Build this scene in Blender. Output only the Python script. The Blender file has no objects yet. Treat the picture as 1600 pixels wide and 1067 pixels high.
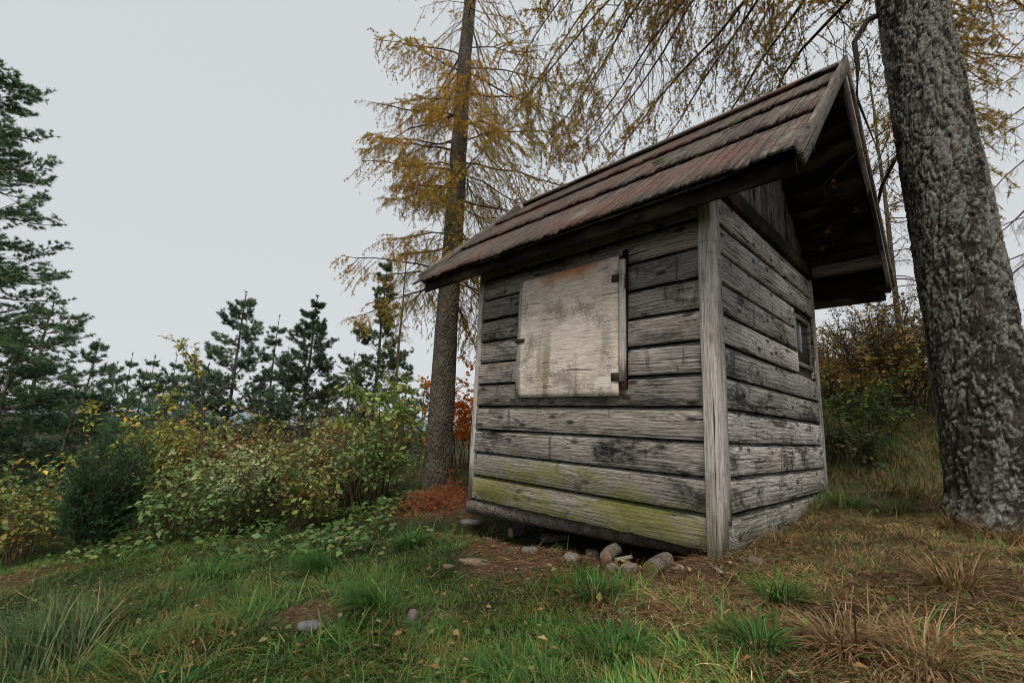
import bpy, math
import numpy as np
from mathutils import Matrix, Vector

# ------------------------------------------------------------------ camera, sky, sun, exposure
scene = bpy.context.scene
rng = np.random.default_rng(11)
F_PX, W_PX, H_PX = 706.11, 1600.0, 1067.0
CAM = np.array([-2.6754, -1.1256, 0.6330])
RW = np.array([[0.7172548, -0.1608302, -0.6779964],
               [-0.6953058, -0.1012728, -0.7115432],
               [0.0457751, 0.9817726, -0.1844646]])      # world from camera
cd = bpy.data.cameras.new('camera')
cd.sensor_width = 36.0
cd.lens = F_PX / W_PX * 36.0
cd.clip_start, cd.clip_end = 0.05, 3000.0
cam = bpy.data.objects.new('camera', cd)
scene.collection.objects.link(cam)
m4 = Matrix([list(RW[i]) + [CAM[i]] for i in range(3)] + [[0, 0, 0, 1]])
cam.matrix_world = m4
scene.camera = cam

SUN_EL, SUN_AZ = math.radians(56), math.radians(222)      # azimuth: direction towards the sun, from +X counter-clockwise
world = bpy.data.worlds.new('World')
scene.world = world
world.use_nodes = True
wn = world.node_tree
wn.nodes.clear()
w_out = wn.nodes.new('ShaderNodeOutputWorld')
w_bg = wn.nodes.new('ShaderNodeBackground')
w_sky = wn.nodes.new('ShaderNodeTexSky')
w_sky.sky_type = 'NISHITA'
w_sky.sun_disc = False
w_sky.sun_elevation = SUN_EL
w_sky.sun_rotation = math.pi / 2 - SUN_AZ
w_hs = wn.nodes.new('ShaderNodeHueSaturation')
w_hs.inputs['Saturation'].default_value = 0.25
w_mix = wn.nodes.new('ShaderNodeMix')
w_mix.data_type = 'RGBA'
w_mix.inputs[0].default_value = 0.94                      # an even cloud layer over the sky
w_mix.inputs[7].default_value = (3.86, 4.06, 4.2, 1)
wn.links.new(w_sky.outputs[0], w_hs.inputs['Color'])
wn.links.new(w_hs.outputs[0], w_mix.inputs[6])
wn.links.new(w_mix.outputs[2], w_bg.inputs['Color'])
w_bg.inputs['Strength'].default_value = 0.1
wn.links.new(w_bg.outputs[0], w_out.inputs['Surface'])

sd = bpy.data.lights.new('sun', 'SUN')
sd.energy = 1.5
sd.angle = math.radians(20)
sd.color = (1.0, 0.96, 0.9)
sun = bpy.data.objects.new('sun', sd)
sun.rotation_euler = (math.pi / 2 - SUN_EL, 0, SUN_AZ + math.pi / 2)
sun.location = (-4, -4, 9)
scene.collection.objects.link(sun)

scene.view_settings.view_transform = 'Standard'
scene.view_settings.look = 'None'
scene.view_settings.exposure = 0.75
scene.view_settings.gamma = 1.0
scene.view_settings.use_curve_mapping = False
scene.render.engine = 'CYCLES'
scene.cycles.use_denoising = True
scene.cycles.max_bounces = 5
scene.cycles.diffuse_bounces = 2
scene.cycles.filter_width = 0.95
scene.cycles.use_adaptive_sampling = False
scene.cycles.glossy_bounces = 2
scene.cycles.transmission_bounces = 3

COL = scene.collection
UA = np.array([0.72397, -0.68983])      # ground axis to the right of the view
UB = np.array([0.68983, 0.72397])       # ground axis away from the viewer


# ------------------------------------------------------------------ helpers
def wray(px, py):
    r = np.array([(px - 800.0) / F_PX, -(py - 533.5) / F_PX, -1.0])
    return RW @ r


def atv(px, py, v):
    """point seen at a picture position, v metres ahead"""
    r = wray(px, py)
    t = v / (r[0] * UB[0] + r[1] * UB[1])
    return CAM + t * r


def xy_uv(u, v):
    return CAM[0] + u * UA[0] + v * UB[0], CAM[1] + u * UA[1] + v * UB[1]


def uv_xy(x, y):
    dx, dy = x - CAM[0], y - CAM[1]
    return dx * UA[0] + dy * UA[1], dx * UB[0] + dy * UB[1]


def sstep(x, a, b):
    t = np.clip((x - a) / (b - a), 0, 1)
    return t * t * (3 - 2 * t)


def hash2(i, j, s=0):
    h = (i.astype(np.int64) * 374761393 + j.astype(np.int64) * 668265263 + s * 974634777) & 0x7fffffff
    h = ((h ^ (h >> 13)) * 1274126177) & 0x7fffffff
    h = (h ^ (h >> 16)) & 0xffff
    return h / 65535.0


def vnoise(x, y, s=0):
    x = np.asarray(x, float); y = np.asarray(y, float)
    i = np.floor(x); j = np.floor(y)
    fx = x - i; fy = y - j
    fx = fx * fx * (3 - 2 * fx); fy = fy * fy * (3 - 2 * fy)
    a = hash2(i, j, s); b = hash2(i + 1, j, s); c = hash2(i, j + 1, s); d = hash2(i + 1, j + 1, s)
    return (a * (1 - fx) + b * fx) * (1 - fy) + (c * (1 - fx) + d * fx) * fy


def fbm(x, y, s=0, o=4):
    r = 0; a = 0.5; n = 0
    for k in range(o):
        r = r + a * vnoise(x * 2 ** k, y * 2 ** k, s + k); n += a; a *= 0.5
    return r / n


def lin(r, g, b):
    f = lambda c: (c / 255 / 12.92) if c / 255 <= 0.04045 else ((c / 255 + 0.055) / 1.055) ** 2.4
    return np.array([f(r), f(g), f(b)])


def nrm(a):
    return a / np.maximum(np.linalg.norm(a, axis=-1, keepdims=True), 1e-9)


class Geo:
    """collects vertices, faces and colours, builds one mesh"""
    def __init__(self):
        self.v, self.f3, self.f4, self.c, self.n = [], [], [], [], 0

    def add(self, v, f, c=None):
        v = np.asarray(v, float).reshape(-1, 3)
        f = np.asarray(f, np.int64)
        (self.f3 if f.shape[1] == 3 else self.f4).append(f + self.n)
        self.v.append(v)
        if c is None:
            c = np.ones((len(v), 3)) * 0.5
        c = np.asarray(c, float)
        if c.ndim == 1:
            c = np.tile(c, (len(v), 1))
        self.c.append(c)
        self.n += len(v)

    def mesh(self, name, mat, smooth=True):
        me = bpy.data.meshes.new(name)
        v = np.concatenate(self.v)
        f3 = np.concatenate(self.f3) if self.f3 else np.zeros((0, 3), np.int64)
        f4 = np.concatenate(self.f4) if self.f4 else np.zeros((0, 4), np.int64)
        me.vertices.add(len(v)); me.vertices.foreach_set('co', v.astype(np.float32).ravel())
        nl = f3.size + f4.size
        me.loops.add(nl)
        me.loops.foreach_set('vertex_index', np.concatenate([f3.ravel(), f4.ravel()]).astype(np.int32))
        nf = len(f3) + len(f4)
        me.polygons.add(nf)
        st = np.concatenate([np.arange(len(f3)) * 3, f3.size + np.arange(len(f4)) * 4]).astype(np.int32)
        me.polygons.foreach_set('loop_start', st)
        if smooth:
            me.polygons.foreach_set('use_smooth', np.ones(nf, bool))
        ca = me.color_attributes.new('col', 'FLOAT_COLOR', 'POINT')
        cc = np.concatenate(self.c)
        ca.data.foreach_set('color', np.concatenate([cc, np.ones((len(cc), 1))], 1).astype(np.float32).ravel())
        me.update(calc_edges=True)
        me.validate()
        if mat is not None:
            me.materials.append(mat)
        return me


def obj(name, me, parent=None, loc=None, mat4=None):
    if isinstance(me, tuple):
        me = me[0].mesh(name, me[1], *me[2:])
    o = bpy.data.objects.new(name, me)
    COL.objects.link(o)
    if parent is not None:
        o.parent = parent
    if loc is not None:
        o.location = loc
    if mat4 is not None:
        o.matrix_local = mat4
    return o


def thing(name, label, cat, loc=(0, 0, 0), group=None):
    o = bpy.data.objects.new(name, None)
    o.empty_display_size = 0.2
    COL.objects.link(o)
    o.location = loc
    tag(o, label, cat, group)
    return o


def tag(o, label=None, cat=None, group=None, kind=None):
    if label: o['label'] = label
    if cat: o['category'] = cat
    if group: o['group'] = group
    if kind: o['kind'] = kind
    return o


def tubes(g, P, r, S=3, c=None):
    """P (N,K,3) polylines, r (N,K) radii"""
    P = np.asarray(P, float); r = np.asarray(r, float)
    N, K, _ = P.shape
    if N == 0:
        return
    T = np.empty_like(P)
    T[:, 1:-1] = P[:, 2:] - P[:, :-2]; T[:, 0] = P[:, 1] - P[:, 0]; T[:, -1] = P[:, -1] - P[:, -2]
    T = nrm(T)
    ref = np.where(np.abs(T[:, :1, 2:3]) > 0.85, np.array([1., 0.05, 0.]), np.array([0.03, 0., 1.]))
    ref = np.broadcast_to(ref, T.shape)
    A = nrm(np.cross(T, ref)); B = np.cross(T, A)
    an = np.arange(S) * 2 * np.pi / S
    ring = A[:, :, None] * np.cos(an)[None, None, :, None] + B[:, :, None] * np.sin(an)[None, None, :, None]
    V = P[:, :, None] + ring * r[:, :, None, None]
    base = (np.arange(N) * K * S)[:, None, None]
    k = np.arange(K - 1)[None, :, None] * S
    s = np.arange(S)[None, None, :]; s2 = (s + 1) % S
    f = np.stack([base + k + s, base + k + s2, base + k + S + s2, base + k + S + s], -1).reshape(-1, 4)
    cc = None
    if c is not None:
        c = np.asarray(c, float)
        cc = c if c.ndim == 1 else np.repeat(c, K * S, axis=0)
    g.add(V.reshape(-1, 3), f, cc)


def inst(g, tv, tf, P, D, U, L, W, col):
    """template (x along, y across, z normal) copied at P with direction D, up hint U, length L and width W"""
    N = len(P)
    if N == 0:
        return
    D = nrm(D)
    Yv = nrm(np.cross(U, D)); Zv = np.cross(D, Yv)
    V = (P[:, None] + D[:, None] * (tv[None, :, 0:1] * L[:, None, None])
         + Yv[:, None] * (tv[None, :, 1:2] * W[:, None, None]) + Zv[:, None] * (tv[None, :, 2:3] * W[:, None, None]))
    f = (np.arange(N)[:, None, None] * len(tv) + tf[None]).reshape(-1, tf.shape[1])
    g.add(V.reshape(-1, 3), f, np.repeat(col, len(tv), axis=0))


LEAF_V = np.array([[0, 0, 0], [.42, .5, .14], [1, 0, -.12], [.42, -.5, .14]])
LEAF_F = np.array([[0, 2, 1], [0, 3, 2]])
NEED_V = np.array([[0, .5, 0], [0, -.5, 0], [1, 0, 0]])
NEED_F = np.array([[0, 1, 2]])


def rdir(n):
    return nrm(rng.normal(size=(n, 3)))


def cmix(n, cols, jit=0.18):
    """n colours drawn between the given sRGB triples, with jitter"""
    cols = np.array([lin(*c) for c in cols])
    i = rng.integers(0, len(cols), n); j = rng.integers(0, len(cols), n)
    t = rng.random((n, 1)) * 0.6
    c = cols[i] * (1 - t) + cols[j] * t
    return np.clip(c * np.exp(rng.normal(0, jit, (n, 1))), 0.002, 0.9)


# ------------------------------------------------------------------ materials
def nd(nt, t, ins=None, **props):
    n = nt.nodes.new(t)
    for k, v in props.items():
        setattr(n, k, v)
    for k, v in (ins or {}).items():
        if isinstance(v, bpy.types.NodeSocket):
            nt.links.new(v, n.inputs[k])
        else:
            n.inputs[k].default_value = v
    return n


class Mat:
    def __init__(s, name):
        s.m = bpy.data.materials.new(name); s.m.use_nodes = True
        s.nt = s.m.node_tree; s.nt.nodes.clear()
        s.out = s.nt.nodes.new('ShaderNodeOutputMaterial')

    def n(s, t, ins=None, **p): return nd(s.nt, t, ins, **p)
    def math(s, op, a, b=0.0, c=0.0): return s.n('ShaderNodeMath', {0: a, 1: b, 2: c}, operation=op).outputs[0]

    def vscale(s, v, sc, off=(0, 0, 0)):
        return s.n('ShaderNodeVectorMath', {0: v, 1: sc, 2: off}, operation='MULTIPLY_ADD').outputs[0]

    def noise(s, v, scale=1.0, detail=3.0, rough=0.55, dist=0.0):
        return s.n('ShaderNodeTexNoise', {'Vector': v, 'Scale': scale, 'Detail': detail, 'Roughness': rough, 'Distortion': dist}).outputs['Fac']

    def ramp(s, x, a, b, lo=0.0, hi=1.0):
        return s.n('ShaderNodeMapRange', {0: x, 1: a, 2: b, 3: lo, 4: hi}, interpolation_type='SMOOTHSTEP').outputs[0]

    def mix(s, f, a, b, mode='MIX'):
        fix = lambda c: tuple(c) + (1,) if not isinstance(c, bpy.types.NodeSocket) and len(c) == 3 else c
        return s.n('ShaderNodeMix', {0: f, 6: fix(a), 7: fix(b)}, data_type='RGBA', blend_type=mode).outputs[2]

    def surf(s, col, rough=0.85, bump=None, bd=0.003, bs=0.6, spec=0.25, **kw):
        ins = {'Base Color': col if isinstance(col, bpy.types.NodeSocket) else tuple(col) + (1,), 'Roughness': rough, 'Specular IOR Level': spec}
        ins.update(kw)
        b = s.n('ShaderNodeBsdfPrincipled', ins)
        if bump is not None:
            bn = s.n('ShaderNodeBump', {'Height': bump, 'Distance': bd, 'Strength': bs})
            s.nt.links.new(bn.outputs[0], b.inputs['Normal'])
        s.nt.links.new(b.outputs[0], s.out.inputs['Surface'])
        return s.m


def wood_mat(name, light, dark, mold=0.6, algae=0.0, fig=1.0, red=0.0, moldcol=(18, 16, 15), ring=260.0, streak=1.0, knots=0.8, vary=0.62):
    m = Mat(name)
    tc = m.n('ShaderNodeTexCoord').outputs['Object']
    rnd = m.n('ShaderNodeObjectInfo').outputs['Random']
    off = m.n('ShaderNodeCombineXYZ', {0: m.math('MULTIPLY', rnd, 37.0), 1: m.math('MULTIPLY', rnd, 11.0), 2: m.math('MULTIPLY', rnd, 91.0)}).outputs[0]
    p = m.n('ShaderNodeVectorMath', {0: tc, 1: off}, operation='ADD').outputs[0]
    # knots that bend the grain
    sp = m.n('ShaderNodeSeparateXYZ', {0: p})
    kv = m.n('ShaderNodeCombineXYZ', {0: m.math('MULTIPLY', sp.outputs[0], 2.2), 1: m.math('MULTIPLY', sp.outputs[2], 5.5)}).outputs[0]
    kd = m.n('ShaderNodeTexVoronoi', {'Vector': kv, 'Scale': 1.0, 'Randomness': 1.0}, feature='F1', voronoi_dimensions='2D').outputs['Distance']
    warp0 = m.noise(m.vscale(p, (30.0, 5.0, 60.0)), 1.0, 3.0)
    k = m.ramp(kd, 0.0, 0.42, 1.0, 0.0)
    knot = m.ramp(m.math('MULTIPLY_ADD', warp0, 0.06, kd), 0.07, 0.15, 1.0, 0.0)
    warp = m.noise(m.vscale(p, (1.6, 1.0, 5.0)), 1.0, 3.0)
    z = m.n('ShaderNodeSeparateXYZ', {0: p}).outputs[2]
    ph = m.math('MULTIPLY', z, ring)
    ph = m.math('MULTIPLY_ADD', warp, 16.0, ph)
    ph = m.math('MULTIPLY_ADD', k, 13.0 * fig, ph)
    wave = m.math('MULTIPLY_ADD', m.math('SINE', ph), 0.5, 0.5)
    wave = m.math('POWER', wave, 1.6)
    fine = m.noise(m.vscale(p, (5.0, 30.0, 210.0)), 1.0, 5.0, 0.65, 0.4)
    fine2 = m.noise(m.vscale(p, (14.0, 30.0, 520.0)), 1.0, 3.0, 0.6)
    f = m.math('ADD', m.math('MULTIPLY', m.ramp(fine, 0.38, 0.62), 0.62 * streak), m.math('MULTIPLY', m.ramp(fine2, 0.38, 0.62), 0.25))
    f = m.math('ADD', f, m.math('MULTIPLY', wave, 0.26 * fig))
    mo = m.noise(m.vscale(p, (2.3, 2.0, 6.5)), 1.0, 6.0, 0.66, 0.5)
    mo2 = m.noise(m.vscale(p, (22.0, 9.0, 40.0)), 1.0, 5.0, 0.7)
    mom = m.math('MULTIPLY', m.ramp(m.math('MULTIPLY_ADD', mo2, 0.35, mo), 0.64, 0.84), m.math('MULTIPLY_ADD', m.n('ShaderNodeTexWhiteNoise', {'W': m.math('MULTIPLY', rnd, 977.0)}, noise_dimensions='1D').outputs['Value'], 0.6 * mold, 0.45 * mold))
    crack = m.ramp(m.noise(m.vscale(p, (1.3, 4.0, 62.0)), 1.0, 2.0, 0.5, 0.5), 0.65, 0.672)
    var = m.math('MULTIPLY_ADD', m.n('ShaderNodeTexWhiteNoise', {'W': m.math('MULTIPLY', rnd, 531.0)}, noise_dimensions='1D').outputs['Value'], vary, 0.93 - vary / 2)
    drip = m.math('MULTIPLY', m.ramp(m.noise(m.vscale(p, (17.0, 2.0, 2.4), (5, 0, 3)), 1.0, 3.0, 0.6), 0.6, 0.7), 0.55 * mold)
    c = m.mix(m.math('MINIMUM', f, 1.0), lin(*dark), lin(*light))
    warm = m.noise(m.vscale(p, (2.0, 2.0, 5.0), (3, 5, 7)), 1.0, 3.0)
    c = m.mix(m.ramp(warm, 0.45, 0.75, 0.0, 0.45), c, lin(118, 98, 78), 'MULTIPLY' if False else 'MIX')
    c = m.mix(1.0, c, m.n('ShaderNodeCombineColor', {0: var, 1: var, 2: var}).outputs[0], 'MULTIPLY')
    pos = m.n('ShaderNodeNewGeometry').outputs['Position']
    if red > 0:
        rn = m.noise(m.vscale(pos, (1.5, 1.5, 1.5)), 1.0, 4.0, 0.6)
        rf = m.noise(m.vscale(pos, (45, 45, 45)), 1.0, 4.0, 0.7)
        rr = m.math('MULTIPLY', m.ramp(m.math('MULTIPLY_ADD', rf, 0.5, rn), 0.72, 0.84), red)
        c = m.mix(rr, c, lin(118, 80, 68))
        gr = m.math('MULTIPLY', m.ramp(m.math('MULTIPLY_ADD', rf, 0.3, m.noise(m.vscale(pos, (3, 3, 3), (9, 2, 4)), 1.0, 3.0)), 0.72, 0.86), 0.5)
        c = m.mix(gr, c, lin(140, 136, 124))
        c = m.mix(m.ramp(m.noise(m.vscale(pos, (26, 26, 26), (3, 8, 1)), 1.0, 5.0, 0.75), 0.52, 0.62, 0.0, 0.55), c, lin(40, 34, 30))
    c = m.mix(mom, c, lin(*moldcol))
    c = m.mix(drip, c, lin(*moldcol))
    c = m.mix(m.math('MULTIPLY', knot, knots), c, lin(26, 21, 18))
    c = m.mix(m.math('MULTIPLY', crack, 0.85), c, lin(16, 14, 12))
    if algae > 0:
        pz = m.n('ShaderNodeSeparateXYZ', {0: pos}).outputs[2]
        an = m.noise(m.vscale(pos, (2.6, 2.6, 5.0)), 1.0, 5.0, 0.62, 0.5)
        af = m.noise(m.vscale(pos, (30, 30, 60)), 1.0, 4.0, 0.65)
        lo = m.ramp(pz, 0.0, 0.7, 0.24, -0.1)
        a = m.ramp(m.math('ADD', m.math('MULTIPLY_ADD', af, 0.22, an), lo), 0.66, 0.92)
        c = m.mix(m.math('MULTIPLY', a, algae), c, m.mix(af, lin(74, 76, 32), lin(146, 144, 76)))
    h = m.math('ADD', m.math('MULTIPLY', fine, 0.7), m.math('MULTIPLY', wave, 0.25))
    h = m.math('SUBTRACT', h, m.math('MULTIPLY', crack, 1.0))
    return m.surf(c, 0.88, h, 0.006, 0.9, 0.2)


def leaf_mat(name, trans=0.3, rough=0.55, spec=0.3):
    m = Mat(name)
    a = m.n('ShaderNodeVertexColor', layer_name='col').outputs['Color']
    b = m.n('ShaderNodeBsdfPrincipled', {'Base Color': a, 'Roughness': rough, 'Specular IOR Level': spec})
    t = m.n('ShaderNodeBsdfTranslucent', {'Color': a})
    x = m.n('ShaderNodeMixShader', {0: trans, 1: b.outputs[0], 2: t.outputs[0]})
    m.nt.links.new(x.outputs[0], m.out.inputs['Surface'])
    return m.m


def attr_mat(name, rough=0.9, amp=0.5, sc=60.0, spec=0.2):
    m = Mat(name)
    a = m.n('ShaderNodeVertexColor', layer_name='col').outputs['Color']
    p = m.n('ShaderNodeTexCoord').outputs['Object']
    n = m.noise(m.vscale(p, (sc, sc, sc * 0.5)), 1.0, 4.0, 0.65)
    v = m.ramp(n, 0.25, 0.75, 1 - amp, 1 + amp)
    c = m.mix(1.0, a, m.n('ShaderNodeCombineColor', {0: v, 1: v, 2: v}).outputs[0], 'MULTIPLY')
    return m.surf(c, rough, n, 0.006, 0.6, spec)


def bark_mat(name, dark, light, lich, lam=0.5, sc=1.0, bump=0.02):
    m = Mat(name)
    p = m.n('ShaderNodeTexCoord').outputs['Object']
    w = m.n('ShaderNodeVectorMath', {0: p, 1: m.vscale(m.n('ShaderNodeTexNoise', {'Vector': p, 'Scale': 9.0 * sc, 'Detail': 3.0}).outputs['Color'], (0.06, 0.06, 0.06))}, operation='ADD').outputs[0]
    vo = m.n('ShaderNodeTexVoronoi', {'Vector': m.vscale(w, (26 * sc, 26 * sc, 11 * sc)), 'Scale': 1.0}, feature='DISTANCE_TO_EDGE').outputs['Distance']
    pl = m.ramp(vo, 0.0, 0.28)
    fl = m.noise(m.vscale(w, (70 * sc, 70 * sc, 55 * sc)), 1.0, 5.0, 0.7)
    li = m.noise(m.vscale(p, (7 * sc, 7 * sc, 5 * sc), (4, 1, 7)), 1.0, 5.0, 0.65)
    lf = m.math('MULTIPLY', m.ramp(m.math('MULTIPLY_ADD', fl, 0.7, li), 0.72, 1.02), lam)
    c = m.mix(m.ramp(fl, 0.3, 0.7), lin(*dark), lin(*light))
    c = m.mix(lf, c, lin(*lich))
    h = m.math('ADD', pl, m.math('MULTIPLY', fl, 0.8))
    return m.surf(c, 0.93, h, bump, 0.8, 0.15)


M_front = wood_mat('weathered_board', (184, 174, 163), (48, 44, 40), 0.95, 0.75)
M_side = wood_mat('weathered_board_pale', (212, 205, 196), (58, 54, 51), 0.85, 0.12, 1.3, ring=210.0)
M_post = wood_mat('bleached_post', (212, 204, 196), (142, 134, 126), 0.5, 0.4, 0.4, knots=0.35)
M_shade_wood = wood_mat('shade_darkened_wood', (36, 30, 25), (14, 12, 10), 0.5)  # dark brown wood, blackened further so the colour carries the under-eave shade
M_gable = wood_mat('gable_board', (172, 166, 158), (40, 37, 34), 1.0, 0, 0.5)
M_barge = wood_mat('barge_board', (136, 126, 116), (66, 60, 54), 0.4)
M_shing = wood_mat('roof_shake', (132, 122, 113), (34, 30, 27), 0.45, 0, 0.7, red=0.6, vary=0.3, ring=150.0, knots=0.2)
M_leaf = leaf_mat('leaf', 0.32)
M_need = leaf_mat('needle', 0.45, 0.6)
M_grass = leaf_mat('grass_blade', 0.25, 0.6, 0.2)
M_twig = attr_mat('twig_bark', 0.9, 0.4, 80)
M_stone = attr_mat('stone', 0.9, 0.35, 45)
M_barkV = attr_mat('scaly_bark', 1.0, 0.5, 90, 0.0)
M_barkR = bark_mat('lichen_bark', (52, 47, 42), (96, 90, 82), (172, 174, 164), 0.75, 1.0, 0.016)
M_barkL = bark_mat('larch_bark', (58, 50, 44), (104, 94, 84), (128, 124, 104), 0.5, 1.0, 0.02)
M_logb = bark_mat('log_bark', (60, 50, 43), (122, 108, 96), (150, 142, 130), 0.5, 1.6, 0.012)


def mk_plywood():
    m = Mat('peeling_plywood')
    p = m.n('ShaderNodeTexCoord').outputs['Object']
    s = m.n('ShaderNodeSeparateXYZ', {0: p}); x, z = s.outputs[0], s.outputs[2]
    grain = m.noise(m.vscale(p, (9, 20, 120)), 1.0, 5.0, 0.7, 0.3)
    speck = m.noise(m.vscale(p, (55, 40, 110)), 1.0, 4.0, 0.75)
    blot = m.noise(m.vscale(p, (4, 4, 4)), 1.0, 5.0, 0.6)
    c = m.mix(m.ramp(grain, 0.3, 0.7), lin(184, 165, 150), lin(240, 226, 213))
    c = m.mix(m.ramp(m.math('MULTIPLY_ADD', speck, 0.6, blot), 0.78, 1.0, 0, 0.75), c, lin(120, 108, 96))
    # vertical green-grey runs
    run = m.noise(m.vscale(p, (9.5, 1, 0.9), (2.3, 0, 0)), 1.0, 2.0, 0.4)
    rr = m.ramp(m.math('MULTIPLY_ADD', speck, 0.3, run), 0.62, 0.8)
    low = m.ramp(z, 0.2, 0.72, 1.0, 0.15)
    c = m.mix(m.math('MULTIPLY', m.math('MULTIPLY', rr, low), 0.7), c, lin(112, 106, 70))
    # orange run under the top edge, in the middle
    ox = m.ramp(m.math('ABSOLUTE', m.math('SUBTRACT', x, 0.44)), 0.1, 0.42, 1.0, 0.0)
    oz = m.ramp(m.math('MULTIPLY_ADD', blot, 0.22, z), 0.95, 1.1)
    c = m.mix(m.math('MULTIPLY', m.math('MULTIPLY', ox, oz), 0.8), c, lin(190, 112, 44))
    # bare white veneer where layers peeled off
    pe = m.noise(m.vscale(p, (3.2, 3, 9), (7, 3, 1)), 1.0, 4.0, 0.6, 0.8)
    pm = m.math('MULTIPLY', m.ramp(pe, 0.6, 0.625), m.ramp(z, 0.25, 0.5, 1.0, 0.0))
    c = m.mix(m.math('MULTIPLY', pm, 0.8), c, lin(222, 214, 204))
    ck = m.ramp(m.noise(m.vscale(p, (2.4, 3, 46), (1, 1, 5)), 1.0, 3.0, 0.6, 0.8), 0.655, 0.69)
    c = m.mix(m.math('MULTIPLY', ck, 0.75), c, lin(60, 52, 44))
    h = m.math('SUBTRACT', m.math('MULTIPLY_ADD', speck, 0.4, grain), m.math('MULTIPLY', ck, 0.8))
    return m.surf(c, 0.85, m.math('ADD', h, m.math('MULTIPLY', pm, -0.6)), 0.004, 0.7, 0.2)


def mk_rust():
    m = Mat('rusty_iron')
    p = m.n('ShaderNodeTexCoord').outputs['Object']
    n = m.noise(m.vscale(p, (70, 70, 70)), 1.0, 4.0, 0.7)
    return m.surf(m.mix(m.ramp(n, 0.3, 0.7), lin(38, 27, 23), lin(82, 52, 40)), 0.85, n, 0.002, 0.6)


def mk_ground():
    m = Mat('ground')
    p = m.n('ShaderNodeNewGeometry').outputs['Position']
    a = m.n('ShaderNodeVertexColor', layer_name='col').outputs['Color']
    n = m.noise(m.vscale(p, (14, 14, 14)), 1.0, 6.0, 0.7)
    n2 = m.noise(m.vscale(p, (90, 90, 90)), 1.0, 4.0, 0.7)
    v = m.math('MULTIPLY', m.ramp(n, 0.3, 0.7, 0.55, 1.4), m.ramp(n2, 0.3, 0.7, 0.5, 1.5))
    c = m.mix(1.0, a, m.n('ShaderNodeCombineColor', {0: v, 1: v, 2: v}).outputs[0], 'MULTIPLY')
    return m.surf(c, 0.95, m.math('MULTIPLY_ADD', n2, 0.4, n), 0.03, 0.8, 0.1)


def mk_flat(name, c, rough=0.9):
    m = Mat(name)
    p = m.n('ShaderNodeTexCoord').outputs['Object']
    n = m.noise(m.vscale(p, (0.05, 0.05, 0.05)), 1.0, 6.0, 0.7)
    return m.surf(m.mix(m.ramp(n, 0.35, 0.65), lin(*c) * 0.75, lin(*c) * 1.2), rough)


def mk_glass():
    m = Mat('window_glass')
    p = m.n('ShaderNodeTexCoord').outputs['Object']
    n = m.noise(m.vscale(p, (6, 6, 6)), 1.0, 4.0, 0.6)
    return m.surf(m.mix(m.ramp(n, 0.4, 0.7), lin(30, 32, 30), lin(70, 70, 62)), 0.12, None, spec=0.5)


def mk_moss():
    m = Mat('moss')
    p = m.n('ShaderNodeTexCoord').outputs['Object']
    n = m.noise(m.vscale(p, (90, 90, 90)), 1.0, 4.0, 0.7)
    return m.surf(m.mix(n, lin(40, 52, 20), lin(84, 104, 42)), 0.95, n, 0.01, 1.0)


M_ply, M_rust, M_ground, M_glass, M_moss = mk_plywood(), mk_rust(), mk_ground(), mk_glass(), mk_moss()
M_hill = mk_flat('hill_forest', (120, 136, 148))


# ------------------------------------------------------------------ ground
HUT = (0.0, 2.4, -0.04, 2.1)


def gz(x, y, fine=True):
    x = np.asarray(x, float); y = np.asarray(y, float)
    u, v = uv_xy(x, y)
    uc = np.clip(u, -7, 9)
    z = -0.17 + np.where(uc > 0, 0.105, 0.155) * uc
    z = z + 0.045 * np.clip(v - 4.5, 0, 5) * sstep(u, -3, -0.5)
    z = z + 0.24 * np.clip(v - 4.7, 0, 9) * sstep(u, 0.8, 4.0)
    z = z - 0.10 * np.clip(v - 6.0, 0, 30) * (1 - sstep(u, -3.2, -1.5))
    z = z - 0.10 * np.clip(v - 12.0, 0, 40) * (1 - sstep(u, 1.5, 6.0))
    r = np.hypot(u, v)
    far = sstep(r, 18, 70)
    z = z * (1 - far) + (-9.0) * far
    if fine:
        nf = 1 - sstep(r, 12, 30)
        z = z + nf * (0.16 * (fbm(x * 0.9, y * 0.9, 3) - 0.5) + 0.07 * (fbm(x * 4, y * 4, 9, 3) - 0.5))
        hx = np.clip(np.maximum(np.maximum(-x - 0.1, x - 2.5), np.maximum(-0.1 - y, y - 2.2)), 0, 1)
        hole = 0.15 * (1 - sstep(hx, 0.0, 0.22)) * sstep(y, 0.0, 0.55) * (1 - sstep(x, 0.3, 1.4))
        z = z - hole
    return z


def blob(x, y, cx, cy, r, w=0.5):
    d = np.hypot(x - cx, y - cy) / r
    return 1 - sstep(d + (fbm(x * 5, y * 5, 31, 3) - 0.5) * w * 1.6, 0.55, 1.15)


def dirt(x, y):
    d = np.zeros_like(x)
    for cx, cy, r in ((-0.6, 0.85, 0.36), (-0.35, 1.2, 0.35), (-0.2, 0.6, 0.3), (-0.25, 0.15, 0.3), (-0.43, -0.64, 0.15),
                      (-1.72, 1.2, 0.2), (-1.35, 0.75, 0.16), (0.3, 2.9, 0.4)):
        d = np.maximum(d, blob(x, y, cx, cy, r))
    return d


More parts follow.
